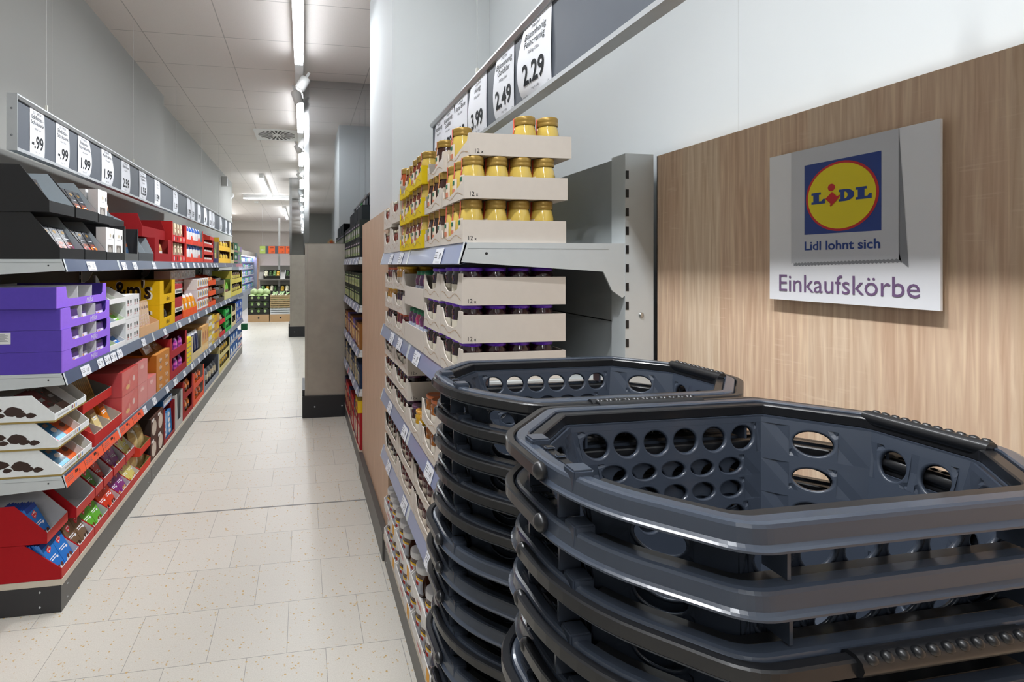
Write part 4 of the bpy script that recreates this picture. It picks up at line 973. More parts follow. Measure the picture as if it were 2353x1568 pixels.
simple_stack(-1, 8.18, 8.98, XL-.004, .5962, 2, 2, .17, ['1d4a9a'], 'blue carton at the far end of the third board', deco=two_tone('2a5ab0', .1, .4, 'a0b8e0'))

# --- base deck: red trays of chocolate bars
R1, RI = card('a8161e'), card('d2d0d2')
FRED = card('c84c46')
def fin_bar(c, c2, dk):
    b = MB(); w_, h = .082, .165; b.box(0, w_, 0, .009, 0, h, gloss(c), top=gloss(dk)); b.rect(.0, w_, h*.86, h, gloss(dk))
    b.poly([(w_*.28,h*.78),(w_*.62,h*.84),(w_*.72,h*.72),(w_*.40,h*.62),(w_*.28,h*.68)], gloss('d8383e')); b.poly([(w_*.33,h*.765),(w_*.60,h*.81),(w_*.66,h*.725),(w_*.41,h*.65)], gloss('f0dcdc'), -.0009); b.rect(w_*.36, w_*.62, h*.70, h*.76, gloss('d8383e'), -.0012)
    b.rect(w_*.15, w_*.75, h*.49, h*.515, PAPER); b.rect(w_*.2, w_*.65, h*.43, h*.455, PAPER); b.ell(w_*.78, h*.42, w_*.09, h*.035, PAPER)
    for i in range(4): b.ell(w_*(.35+.14*i), h*(.12+.05*(i % 2)), w_*.12, h*.06, gloss(c2 if i % 2 else 'e8e0d8'), -.0009-.0001*i)
    return Proto('chocolate_bar', b)
FB_ = {'blue': fin_bar('2d78cc', '6a3a28', '1a3f94'), 'hazel brown': fin_bar('7a6048', '4a3020', '1a6a34'), 'lime green': fin_bar('6ab83a', '7a4028', '2f8a3a'), 'orange red': fin_bar('df4222', '4a2018', 'c83420'), 'purple': fin_bar('8a2f80', 'd8a050', '55164e'), 'yellow': fin_bar('e6d878', 'c88a3a', 'c8b450'), 'vermilion': fin_bar('c8302a', '3a1a14', 'a02420'), 'mid green': fin_bar('5a9a3e', '6a4a2a', '3a7a34')}
def red_tray(S, h, slope, label): 
    b = tray_mb(S.w-.003, .42, h, .046, slope, R1, RI); b.rect(.001, S.w-.004, .001, .045, FRED, -.0005)
    tag(obj('display_tray', b, *S.at(.0015, 0, .0006)), label, 'display tray', 'red cardboard trays on the base deck')
lower = [(2.40, 2.58, [('blue', 8), ('blue', 6)]), (2.58, 2.75, [('hazel brown', 3), ('hazel brown', 1)]), (2.75, 2.945, [('lime green', 7), ('lime green', 3)]), (2.945, 3.12, [('orange red', 3), ('orange red', 4)]), (3.12, 3.30, [('purple', 5), ('purple', 3)]), (3.30, 3.47, [('yellow', 4), ('yellow', 3)])]
upper = [(2.40, 2.60, [('blue', 9)]), (2.62, 2.84, []), (2.845, 2.95, [('mid green', 3)]), (2.955, 3.09, [('vermilion', 4)]), (3.10, 3.30, [('purple', 4), ('purple', 4)]), (3.305, 3.47, [('yellow', 4), ('yellow', 2)])]
for tn, lst, z, h, sl in (('lower', lower, .1448, .158, .15), ('upper', upper, .3045, .17, .13)):
    for t_, (a, c, rows) in enumerate(lst):
        S = Slot(-1, a, c, XL-(.004 if tn == 'lower' else (.062 if t_ == 0 else .034)), z)
        red_tray(S, h, sl, f'red cardboard tray, {ORD[t_]} from the near end of the {tn} base tier')
        for i, (cn, q) in enumerate(rows):
            for r in range(q):
                FB_[cn].make(f'{cn} chocolate bar, {ORD[r]} deep, column {ORD[i]} of {ORD[t_]} {tn} red tray', 'chocolate bar', f'{cn} bars in the red trays', S.at(.006+.085*i+.004*r % .01, .014+.0125*r, .006, .50))
KRAFT = small_bag(.11, .165, .06, 'cdb27a', 'b89a62', (5, 6))
for k in range(2):
    S = Slot(-1, 3.475, 3.70, XL-.004, .1454+.13*k)
    tag(obj('display_tray', tray_mb(S.w, .30, .126, .05, .16, RED2, card('8a7a4a')), *S.at()), f'orange red tray of beige pouches, {["lower","upper"][k]} of two on the base deck', 'display tray')
    for i in range(2): KRAFT.make(f'beige stand-up pouch, {ORD[i]} in the {["lower","upper"][k]} orange red tray', 'pouch', None, S.at(.0+.112*i, .02, .006, .2))
def coc(b, w_, h): b.ell(w_*.5, h*.45, w_*.34, h*.36, gloss('b8a08c')); b.rect(w_*.1, w_*.5, h*.8, h*.93, gloss('d8d0cc'))
simple_stack(-1, 3.71, 4.04, XL-.004, .1454, 2, 2, .15, ['5a3a30', '4e322a'], 'dark brown cocoa carton on the base deck', deco=coc, side_m=card('2e2420'))
stack_windows(-1, 4.05, 4.37, XL-.004, .1454, 1, .27, card('9a3a38'), REDD, .03, .02, 'dusky red display box of blue packs', (Proto('pack', carton_mb(.12, .05, .20, gloss('3a8ac8'), lambda b, w_, h: [b.ell(w_*.4, h*(.2+.22*i), w_*.25, h*.08, gloss('d8e0e8')) for i in range(4)])), 'blue chocolate pack', .12), 2)
b = MB(); b.box(0, .26, 0, .10, 0, .055, gloss('2a72c0')); b.rect(.02, .24, .012, .042, PAPER); tag(obj('pack', b, *Slot(-1, 4.06, 4.34, XL-.02, .4166).at(.02, 0, .001)), 'long blue pack lying on the dusky red display box', 'pack')
stack_windows(-1, 4.38, 4.64, XL-.004, .1454, 1, .29, card('b9b6b2'), card('9a9896'), .06, .06, 'light grey display box on the base deck', (Proto('pack', carton_mb(.06, .05, .16, gloss('a8c0d0'), two_tone('e0a030', .1, .3))), 'pale blue pack', .06), 1)
stack_windows(-1, 4.65, 5.07, XL-.004, .1454, 2, .17, card('a02a28'), card('4a1412'), .05, .05, 'dark red window box on the base deck', (small_bag(.09, .13, .05, 'd8762a', '4a2a1a', (2, 3)), 'orange and brown bag', .09), 3)
small_bag(.18, .08, .06, '9a7a5a', '3a3028', (2, 3)).make('brown striped bag lying on the dark red window box', 'bag', None, Slot(-1, 4.85, 5.07, XL-.01, .489).at(0, .03, .002, .5))
stack_windows(-1, 5.08, 5.60, XL-.004, .1454, 2, .16, card('e05a3c'), card('b8b0a8'), .05, .04, 'salmon display box on the base deck', (small_bag(.10, .12, .04, 'd8622a', '6a3a2a', (3,)), 'orange snack bag', .10), 3)
stack_windows(-1, 5.61, 6.55, XL-.004, .1454, 1, .26, card('8a8e98'), card('6a6e78'), .06, .04, 'grey blue display box on the base deck', (small_bag(.13, .2, .05, '3a3a40', 'b0a080', (3, 4)), 'black and tan bag', .13), 5)
stack_windows(-1, 6.57, 7.50, XL-.004, .1454, 2, .17, card('d0c284'), card('6a6444'), .06, .05, 'cream display box on the base deck', (small_bag(.10, .14, .04, '6a5a2a', 'e8b830', (4, 5)), 'yellow and brown bag', .10), 5)
simple_stack(-1, 7.52, 8.40, XL-.004, .1454, 3, 2, .18, ['24508e', '2a5a98'], 'blue carton on the base deck', deco=two_tone('1d3a6a', .1, .4, '9ab0c8'))
simple_stack(-1, 8.42, 8.98, XL-.004, .1454, 2, 2, .13, ['2a4e84'], 'blue carton at the far end of the base deck', deco=two_tone('b03a4a', .1, .4, 'c8d0d8'))
b = MB(); b.box(0, .12, 0, .10, 0, .10, card('2a6a44')); tag(obj('carton', b, *Slot(-1, 8.86, 8.98, XL+.09, .1454+.2602).at(0, 0, .001)), 'small green carton jutting out over the far end of the base deck', 'carton')

# --- price tags on the rails of the sweets shelf
def price_tag(side, yc, xf, top, w_, price, label, c='e9ebf2', group='white price tags', big=True):
    b = MB(); h = .047; m_ = M(c, .5, var=.01); b.box(-w_/2, w_/2, -.0005, 0, 0, h, m_)
    if price: b.text(price, .026, w_*.18, .014, INK, -.0009, sx=.62)
    for i in range(3): b.rect(-w_*.45, -w_*.12 - .004*(i % 2), .034-.008*i, .0365-.008*i, M('6a6c72', .6), -.0009)
    b.rect(-w_*.2, w_*.3, .004, .006, M('8a8c92', .6), -.0009)
    if c != 'e9ebf2': b.poly([(-w_*.02,.028),(.0,.040),(w_*.14,.038),(w_*.12,.026)], INK, -.001); b.text('\u2212%', .008, w_*.06, .030, m_, -.0012)
    S = Slot(side, yc, yc, xf, top); (x, y, z), r = S.at(0, -.0182, -.0535, .285)
    tag(obj('price_tag', b, (x, y, z), r), label, 'price tag', group)
ZB = {'top': 1.545, 'second': 1.045, 'third': .595}
TG = {'top': [(210,'.95'),(285,'1.29'),(310,'1.95'),(354,'1.19'),(398,'1.99'),(417,'.99'),(432,'1.29'),(446,'1.49'),(456,'1.19'),(466,'.99'),(476,'1.79'),(486,'.89'),(493,'1.39'),(499,'.99')],
      'second': [(197,'1.09'),(231,'.79'),(247,'.85'),(261,'.89'),(275,'.99'),(330,'2.19'),(379,'1.89'),(413,'1.29'),(435,'.99'),(455,'1.49'),(474,'1.15'),(485,'.99'),(496,'1.29'),(508,'.79'),(519,'1.09'),(528,'.99')],
      'third': [(332,'2.49'),(355,'1.99'),(384,'1.79'),(402,'1.59'),(424,'1.29'),(441,'.99'),(457,'1.19'),(470,'.89'),(482,'1.49'),(494,'.99'),(505,'1.29'),(516,'.89'),(527,'1.19')]}
for bd, lst in TG.items():
    for i, (u, pr) in enumerate(lst): price_tag(-1, Yu(u, XL+.01), XL, ZB[bd], .10 if (bd, i) in (('top', 0), ('second', 0)) else .074, pr, f'white price tag reading {pr}, {ORD[i]} on the {bd} rail of the sweets shelf', group=f'white price tags on the {bd} rail')
for i, (yc, wd, pr) in enumerate(((2.505,.195,'.39'),(2.712,.212,'.55'),(2.935,.222,'.49'),(3.178,.212,'.49'),(3.392,.205,'.49'))):
    price_tag(-1, yc, XL, .595, wd, pr, f'orange price tag reading {pr}, {ORD[i]} on the third rail of the sweets shelf', 'f4623c', 'orange price tags')
for i in range(7):
    price_tag(-1, 8.1+.11*i, XL, 1.545, .08, '.99', f'red and white price tag, {ORD[i]} at the far end of the top rail', 'd88a98', 'red price tags at the far end')
# ================================================================== honey and jam shelf
GLS = lambda c: M(c, .12, var=.05, scale=25, coat=.6)
BOXC, BOXI = M('d8cfc5', .75, var=.03, scale=50), card('b8b0a6')
GLID = M('a68640', .32, .35, var=.06); ORS = M('e2603e', .55); LABL = M('e8d9c6', .6, var=.03); GREENL = M('1f6a4c', .5)
def grow(mb, s_r, s_z):
    mb.v = [(x*s_r, y*s_r, z*s_z) for x, y, z in mb.v]
def honey_jar(c, n=18, strip=ORS):
    g = MB(); g.lathe([(0,0),(.027,0),(.0298,.005),(.0305,.03),(.0298,.056),(.0265,.071),(.0248,.076),(.0248,.080)], n, mat=GLS(c))
    l = MB(); l.lathe([(.0268,.0765),(.0274,.0785),(.0274,.083),(.0268,.0845),(.0274,.086),(.0274,.0945),(.0262,.0965),(0,.0968)], n, mat=GLID)
    t = MB(); t.lathe([(.0311,.012),(.0317,.03),(.0311,.054)], 8, mat=LABL, a0=math.radians(-122), a1=math.radians(-58)); t.lathe([(.0321,.040),(.0318,.050)], 4, mat=GREENL, a0=math.radians(-105), a1=math.radians(-75))
    t.lathe([(.0322,.018),(.0324,.030)], 4, mat=M('d8886a', .6), a0=math.radians(-110), a1=math.radians(-70))
    t.lathe([(.0311,.054),(.0285,.072),(.0284,.0955)], 3, mat=strip, a0=math.radians(-98), a1=math.radians(-82))
    for q_ in (g, l, t): grow(q_, 1.06, 1.125)
    return Proto('honey_jar', [('jar_glass', g), ('lid', l), ('paper_tag', t)])
HJ = {'yellow': honey_jar('d8ba5a'), 'dark': honey_jar('3a1c14', strip=M('d8843a', .5)), 'amber': honey_jar('7a2e12', strip=M('caa04a', .5))}
def jam_jar(c, lid, n=16, label='e4dccb', patch=GREENL, h=.082):
    g = MB(); g.lathe([(0,0),(.0262,0),(.0295,.004),(.0300,.012),(.0292,.03),(.0300,h*.60),(.0292,h*.66),(.0305,h*.70),(.0300,h*.80),(.0262,h*.88),(.0258,h*.92)], n, mat=GLS(c))
    l = MB(); l.lathe([(.0278,h*.905),(.0286,h*.915),(.0286,h-.001),(.0272,h+.0012),(.0255,h+.0004),(0,h+.0004)], n, mat=M(lid, .3, .15, var=.05, coat=.4))
    t = MB(); t.lathe([(.0305,.006),(.0300,.03),(.0307,h*.52)], 8, mat=M(label, .6, var=.02), a0=math.radians(-135), a1=math.radians(-45))
    t.lathe([(.0309,h*.42),(.0311,h*.51)], 4, mat=patch, a0=math.radians(-125), a1=math.radians(-95)); t.lathe([(.0308,.017),(.0309,.022)], 5, mat=M('6a5a78', .6), a0=math.radians(-118), a1=math.radians(-66))
    for q_ in (g, l, t): grow(q_, 1.05, 1.13)
    return Proto('jam_jar', [('jar_glass', g), ('lid', l), ('paper_label', t)])
def wave_tray(w_, d, wall, side_txt=True, out=BOXC, front='wave', ycol=None):
    """fruit-style jar tray: full side walls, front lip cut in a sweeping curve that rises to the near post"""
    b = MB(); t = .003; n = 16
    if front == 'wave':
        F = [(0,0),(w_,0),(w_,wall)] + [(w_-.012, wall)] + [(w_-.018-(w_-.036)*i/n, wall*(.52+.30*math.cos(math.pi*i/n)*.6 - .10*math.sin(math.pi*i/n))) for i in range(n+1)] + [(.012, wall*.75),(0, wall*.75)]
    else:
        F = [(0,0),(w_,0),(w_,wall*1.12),(w_-.03,wall*1.12),(w_-.045,wall*.55),(w_-.075,wall*.42),(.075,wall*.42),(.045,wall*.6),(.022,wall*1.05),(0,wall*1.05)]
    b.prism_y(F, 0, t, out, out, BOXI)
    b.box(0, t, t, d, 0, wall, out, right=BOXI); b.box(w_-t, w_, t, d, 0, wall, out, left=BOXI); b.box(t, w_-t, d-t, d, 0, wall, out, front=BOXI); b.box(t, w_-t, t, d-t, 0, t, out)
    br = M('b08a5a', .7)
    pts = [(w_*(.05+.9*i/24), wall*(.26 + .10*math.sin(i*.42+.5))) for i in range(25)]
    for (xa, za), (xb, zb) in zip(pts, pts[1:]): b.poly([(xa,za),(xb,zb),(xb,zb+.0014),(xa,za+.0014)], br)
    if ycol: b.text('\u2665', .02, w_/2, wall*.2, card('f0e8b0'))
    if side_txt:     # "12x" printed on the near side wall (local x = w)
        for s_, off, t_ in ((.016, .020, '12'), (.0125, .0345, 'x')):
            vs, fs = text2d(t_); b.add([(w_+.0006, off + p[0]*s_, .006 + p[1]*s_) for p in vs], fs, INK)
    return Proto('jar_tray', b)
TIER = ['bottom', 'middle', 'top']
def jar_col(y0, y1, xf, z, tiers, pitch, trayp, jarp, desc, jdesc, rows, ny, pj=.066, skip=None, off=None, traycat='jar tray', jcat='jar'):
    """stacked trays of jars; rows: how many jars deep are built for each jar position along the shelf"""
    for k in range(tiers):
        ox, oy = off[k] if off else (0, 0)
        S = Slot(1, y0+oy, y1+oy, xf+ox, z + pitch*k + .0006); n_ = TIER[k] if tiers == 3 else (['lower', 'upper'][k] if tiers == 2 else 'single')
        trayp.make(f'{desc}, {n_} tier', traycat, f'{desc} tiers', S.at())
        jp = jarp[k % len(jarp)] if isinstance(jarp, list) else jarp
        e = (S.w - pj*ny)/2
        for i in range(ny):                      # i = 0 is the near end -> local x = w
            for r in range(rows[i]):
                if skip and skip(k, i, r): continue
                q = jp[i % len(jp)] if isinstance(jp, (list, tuple)) else jp
                q.make(f'{jdesc}, {ORD[r]} deep, {ORD[i]} along, {n_} {SH.get(desc, desc)}', jcat, f'{jdesc} in {desc}', S.at(S.w-e-pj*(i+.5), .036+pj*r, .0035))
ZT = 1.577
SH = {'beige honey tray at the near end': 'end honey tray', 'beige tray beside the near honey trays': 'tray beside the end honey', 'yellow honey tray nearer the beige trays': 'nearer yellow tray',
      'yellow honey tray farther from the entrance': 'farther yellow tray', 'tall beige tray near the oak pillar': 'tall tray near pillar', 'tall beige tray against the oak pillar': 'tall tray against pillar',
      'beige jam tray at the near end': 'end jam tray', 'beige jam tray beside the near jam trays': 'tray beside the end jam', 'beige tray of mixed jam beyond the fruit jars': 'mixed tray beyond fruit jars',
      'beige tray of mixed jam against the oak pillar': 'mixed tray against pillar', 'marmalade tray behind the rear basket stack': 'marmalade tray behind baskets', 'marmalade tray at the middle of the third board': 'middle marmalade tray',
      'yellow marmalade tray on the third board': 'yellow marmalade tray', 'dark jam tray beyond the marmalade': 'plum tray beyond marmalade', 'dark jam tray against the oak pillar': 'plum tray against pillar'}
for q_ in ORD[:4]: SH[f'cherry jam tray, {q_} from the near end of the fourth board'] = f'fourth board tray {q_} from end'
TW = wave_tray(.206, .285, .058)
jar_col(1.236, 1.440, XR-.004, ZT, 3, .1135, TW, HJ['yellow'], 'beige honey tray at the near end', 'gold lidded creamy honey jar', [4, 2, 2], 3,
        skip=lambda k, i, r: k == 2 and (i, r) not in ((0, 2), (0, 3), (1, 2), (2, 0)), off=[(0, 0), (.004, 0), (.022, .012)])
jar_col(1.445, 1.640, XR-.004, ZT, 3, .1105, wave_tray(.192, .285, .06), HJ['dark'], 'beige tray beside the near honey trays', 'gold lidded dark honey jar', [2, 2, 2], 3, pj=.062,
        skip=lambda k, i, r: k == 2 and i != 1, off=[(0, 0), (0, 0), (.01, 0)])
HJY = [HJ['yellow'], HJ['amber'], HJ['amber']]
jar_col(1.645, 1.850, XR-.012, ZT, 3, .108, wave_tray(.20, .27, .062, False, card('e6c816'), 'wave', True), [HJY, HJY, HJY], 'yellow honey tray nearer the beige trays', 'gold lidded amber honey jar', [2, 2, 2], 3)
jar_col(1.855, 2.060, XR-.008, ZT, 3, .105, wave_tray(.20, .27, .062, False, card('e6c816'), 'wave', True), [HJY[::-1]], 'yellow honey tray farther from the entrance', 'gold lidded honey jar', [2, 2, 2], 3, skip=lambda k, i, r: k == 2 and i == 2)
SLIM = jam_jar('7a2a12', 'd8d0b8', label='e6dcc8')
jar_col(2.07, 2.28, XR-.004, ZT, 2, .13, wave_tray(.205, .27, .10, False, BOXC, 'u'), SLIM, 'tall beige tray near the oak pillar', 'small amber jar', [1, 1, 1], 3)
jar_col(2.29, 2.50, XR-.004, ZT, 2, .118, wave_tray(.205, .27, .10, False, BOXC, 'u'), SLIM, 'tall beige tray against the oak pillar', 'slim amber jar', [1, 1, 1], 3)
SLIM2 = honey_jar('a8481a'); SLIM2.make('tall orange honey jar on the upper beige tray near the pillar', 'jar', None, Slot(1, 2.07, 2.12, XR, ZT+.24).at(.03, .035, .0))
# second board: jam
ZJ = 1.22; JU = wave_tray(.208, .285, .073, True, BOXC, 'u')
PJ = jam_jar('2a1018', '6428c8'); 
jar_col(1.236, 1.445, XR-.004, ZJ, 3, .0975, JU, PJ, 'beige jam tray at the near end', 'purple lidded dark jam jar', [4, 2, 2], 3, skip=lambda k, i, r: False)
jar_col(1.450, 1.650, XR-.004, ZJ, 3, .0955, wave_tray(.197, .285, .073, False, BOXC, 'u'), PJ, 'beige jam tray beside the near jam trays', 'purple lidded jam jar', [2, 2, 2], 3, pj=.064, skip=lambda k, i, r: k == 2 and i == 2)
def tall_bottle(c, lab):
    g = MB(); g.lathe([(0,0),(.026,0),(.029,.006),(.029,.05),(.024,.075),(.027,.095),(.022,.112),(.018,.118)], 14, mat=GLS(c)); l = MB(); l.lathe([(.0205,.114),(.0205,.128),(0,.129)], 14, mat=M('2a7a54', .4))
    t = MB(); t.lathe([(.0295,.012),(.0298,.05),(.0245,.076)], 8, mat=M(lab, .6), a0=math.radians(-140), a1=math.radians(-40)); t.lathe([(.030,.03),(.0301,.04)], 4, mat=GREENL, a0=math.radians(-110), a1=math.radians(-70))
    return Proto('fruit_jar', [('jar_glass', g), ('lid', l), ('paper_label', t)])
FJ = [tall_bottle('5a2a66', 'b8c0d4'), tall_bottle('b82a62', 'd8d8e0'), tall_bottle('6a2a5a', 'c0c4d8')]
for k in range(2):
    S = Slot(1, 1.66, 1.975, XR-.004, ZJ+.145*k); nm = ['lower', 'upper'][k]
    bm_ = MB(); bm_.box(0, .313, 0, .003, 0, .072, BOXC); bm_.box(0, .003, .003, .28, 0, .072, BOXC); bm_.box(.31, .313, .003, .28, 0, .072, BOXC); bm_.box(.003, .31, .277, .28, 0, .072, BOXC); bm_.box(.003, .31, .003, .277, 0, .003, BOXC)
    tag(obj('jar_tray', bm_, *S.at(0, 0, .0006)), f'plain beige box of green lidded fruit jars, {nm} of two', 'jar tray', 'plain boxes of green lidded jars')
    for i in range(5):
        for r in range(2):
            if k == 1 and i in (3, 4) and r == 0: continue
            FJ[(i*2+k) % 3].make(f'green lidded fruit jar, {ORD[r]} from aisle, {ORD[i]} from near end of {nm} plain box', 'jar', 'green lidded fruit jars', S.at(.285-.061*i, .034+.064*r, .004))
MIX = [jam_jar('6a1414', 'c85a2a', label='e8e0d2', patch=M('a8322a', .5)), jam_jar('2a1010', '3a2a1a', label='e8e0d2', patch=M('a8322a', .5)), jam_jar('c89020', 'e0b020', label='e8e0d2', patch=M('3a7a3a', .5))]
jar_col(1.985, 2.22, XR-.004, ZJ, 3, .0975, wave_tray(.23, .27, .068, False, BOXC, 'u'), MIX, 'beige tray of mixed jam beyond the fruit jars', 'small mixed jam jar', [2, 2, 2], 3)
jar_col(2.23, 2.46, XR-.004, ZJ, 3, .0955, wave_tray(.225, .27, .068, False, BOXC, 'u'), [MIX[1], MIX[2], MIX[0]], 'beige tray of mixed jam against the oak pillar', 'mixed jam jar', [2, 2, 2], 3)
# third board: marmalade and dark jam
ZM = .89
MJ = jam_jar('9a5a14', 'd8743a', label='e8e0d2', patch=M('d8622a', .5)); DJ = jam_jar('241014', '5a3050'); YJ = jam_jar('c89a1a', 'e0a030', label='e8e0d2', patch=M('d8622a', .5)); DKJ = jam_jar('140c10', '3a2030')
UT = wave_tray(.218, .285, .073, False, BOXC, 'u')
jar_col(1.236, 1.456, XR-.004, ZM, 2, .0975, UT, MJ, 'marmalade tray behind the rear basket stack', 'orange lidded marmalade jar', [2, 2, 2], 3)
jar_col(1.462, 1.682, XR-.004, ZM, 2, .0975, UT, MJ, 'marmalade tray at the middle of the third board', 'orange lidded marmalade jar', [3, 3, 3], 3)
jar_col(1.688, 1.908, XR-.004, ZM, 1, .0975, UT, [[YJ, YJ, DJ]], 'yellow marmalade tray on the third board', 'orange or pink lidded marmalade jar', [3, 3, 3], 3)
jar_col(1.914, 2.20, XR-.004, ZM, 3, .0975, wave_tray(.28, .285, .073, True, BOXC, 'u'), DJ, 'dark jam tray beyond the marmalade', 'plum lidded dark jam jar', [3, 2, 2, 2], 4)
jar_col(2.21, 2.48, XR-.004, ZM, 3, .0955, wave_tray(.265, .285, .073, False, BOXC, 'u'), DJ, 'dark jam tray against the oak pillar', 'plum lidded jam jar', [1, 1, 1, 1], 4)
ZC = .60; CJ = jam_jar('4a1018', '7a2a2a', label='e8dccc', patch=M('b83a3a', .5))
for i, (a, c) in enumerate(((1.236, 1.50), (1.51, 1.80), (1.81, 2.10), (2.11, 2.48))):
    jar_col(a, c, XR-.004, ZC, 2, .105, wave_tray(c-a-.005, .285, .08, False, BOXC, 'u'), CJ if i < 3 else DKJ, f'cherry jam tray, {ORD[i]} from the near end of the fourth board', 'dark cherry jam jar' if i < 3 else 'black jam jar', [1]*4, 4)
# base deck: chocolate spread
def spread_jar():
    g = MB(); g.lathe([(0,0),(.030,0),(.034,.004),(.0355,.02),(.0335,.045),(.034,.07),(.031,.086)], 16, mat=GLS('4a2818')); l = MB(); l.lathe([(.0335,.083),(.0345,.085),(.0345,.106),(.033,.108),(0,.108)], 18, mat=M('e6e6e8', .4)); 
    t = MB(); t.lathe([(.0362,.014),(.0364,.022),(.0346,.045),(.0350,.060)], 12, mat=M('dfe2e8', .5), a0=math.radians(-150), a1=math.radians(-30)); t.lathe([(.0352,.0605),(.0348,.068)], 12, mat=M('f0c020', .5), a0=math.radians(-150), a1=math.radians(-30))
    t.lathe([(.0352,.040),(.0353,.053)], 6, mat=M('c8322a', .5), a0=math.radians(-110), a1=math.radians(-60))
    return Proto('spread_jar', [('jar_glass', g), ('lid', l), ('paper_label', t)])
SJ = spread_jar(); WTR = M('e4e1de', .7)
for t_, (a, c) in enumerate(((1.245, 1.55), (1.56, 1.87), (1.88, 2.19), (2.20, 2.51))):
    for k in range(2):
        S = Slot(1, a, c, XR-.002, .1452+.150*k); nm = ['lower', 'upper'][k]; b = MB()
        b.box(0, S.w, 0, .003, 0, .048, WTR); b.text('nutella', .03, S.w*.45, .014, M('d8402e', .6), -.0008, sx=.9); b.rect(S.w*.8, S.w*.92, .0, .044, M('e8a83a', .6))
        b.prism_x([(.003,0),(.32,0),(.32,.1485),(.12,.1485),(.003,.048)], 0, .003, WTR); b.prism_x([(.003,0),(.32,0),(.32,.1485),(.12,.1485),(.003,.048)], S.w-.003, S.w, WTR); b.box(.003, S.w-.003, .317, .32, 0, .1485, WTR); b.box(.003, S.w-.003, .003, .317, 0, .003, WTR)
        tag(obj('jar_tray', b, *S.at(0, 0, .0004)), f'white tray of chocolate spread, {nm} tier, {ORD[t_]} from the near end of the base deck', 'jar tray', 'white trays of chocolate spread')
        for i in range(4):
            for r in range(2):
                if (t_, k, i, r) in ((2, 1, 1, 0), (1, 1, 2, 0)): continue
                SJ.make(f'white lidded chocolate spread jar, {ORD[r]} from aisle, {ORD[i]} along {nm} tray {["one","two","three","four"][t_]}', 'jar', 'chocolate spread jars', S.at(S.w-.04-.074*i, .045+.074*r, .0036))
TR_ = {'top': (1.577, [(920,'.99'),(1007,'.99'),(898,'1.99')]), 'second': (1.22, [(900,'1.19'),(917,'.99'),(956,'.99')]), 'third': (.89, [(895,'1.29'),(929,'.99'),(985,'1.49')]), 'fourth': (.60, [(892,'3.79'),(928,'2.79'),(985,'1.99')])}
for bd, (z, lst) in TR_.items():
    for i, (u, pr) in enumerate(lst): price_tag(1, Yu(u, XR-.012), XR, z, .085, pr, f'white price tag reading {pr}, {ORD[i]} on the {bd} rail of the honey shelf', group=f'white price tags on the {bd} honey rail')

# ================================================================== tea and coffee shelf between pillar and steel column
XT = XR + .004
def tea(c, c2, c3):
    def d(b, w_, h): b.rect(w_*.12, w_*.88, h*.1, h*.62, gloss(c2)); b.ell(w_*.5, h*.4, w_*.25, h*.16, gloss(c3), -.0009); b.rect(w_*.2, w_*.8, h*.72, h*.8, gloss(c3), -.0009)
    return d
def tea_block(z, n, tiers, h, cols, desc, deco):
    simple_stack(1, 3.70, 5.02, XT, z+.0006, n, tiers, h, cols, desc, 'carton', deco, d=.26)
tea_block(1.577, 9, 2, .14, ['22262a', '2c3230', '1d2226'], 'black tea carton on the top board', tea('22262a', '8ab05a', 'd8c8e0'))
for i in range(3):
    b = MB(); b.box(0, .3, 0, .26, 0, .11, card('20262a')); tag(obj('carton', b, *Slot(1, 3.72+.33*i, 4.02+.33*i, XT+.02, 1.577+.2815).at()), f'large black carton, {ORD[i]} from the pillar on top of the tea cartons', 'carton', 'large black cartons')
tea_block(1.22, 10, 2, .12, ['1f2a22', '2a3228'], 'green label tea carton on the second board', tea('1f2a22', 'b8c878', '7aa83a'))
tea_block(.89, 8, 1, .19, ['8a5a2a', '4a2c22', '5a4a8a'], 'orange or brown coffee carton on the third board', tea('8a5a2a', 'd08a3a', 'e8c070'))
tea_block(.60, 10, 1, .18, ['22304a', '1d2a40', 'c0b48a'], 'navy or cream coffee carton on the fourth board', tea('22304a', 'b8a870', '6a7a9a'))
tea_block(.1452, 9, 1, .27, ['a8262a', '8a1f24', '2a2a4a'], 'red coffee pack on the base deck', tea('a8262a', 'c84a3a', 'e8d0a0'))
b = MB(); b.box(0, .16, 0, .12, 0, .09, gloss('e8c01e')); b.rect(.03, .13, .02, .06, gloss('d8622a')); tag(obj('coffee_pack', b, *Slot(1, 3.72, 3.88, XT-.01, .1452+.2712).at()), 'yellow coffee pack lying on the red packs beside the pillar', 'coffee pack')
for bd, z in (('top', 1.577), ('second', 1.22), ('third', .89), ('fourth', .60)):
    for i in range(5): price_tag(1, 3.80+.24*i, XT+.001, z, .06, '2.99' if i % 2 else '1.99', f'{"red" if (bd, i) == ("fourth", 3) else "white"} price tag, {ORD[i]} from the pillar on the {bd} tea rail', 'e0888c' if (bd, i) == ('fourth', 3) else 'e9ebf2', f'price tags on the {bd} tea rail')

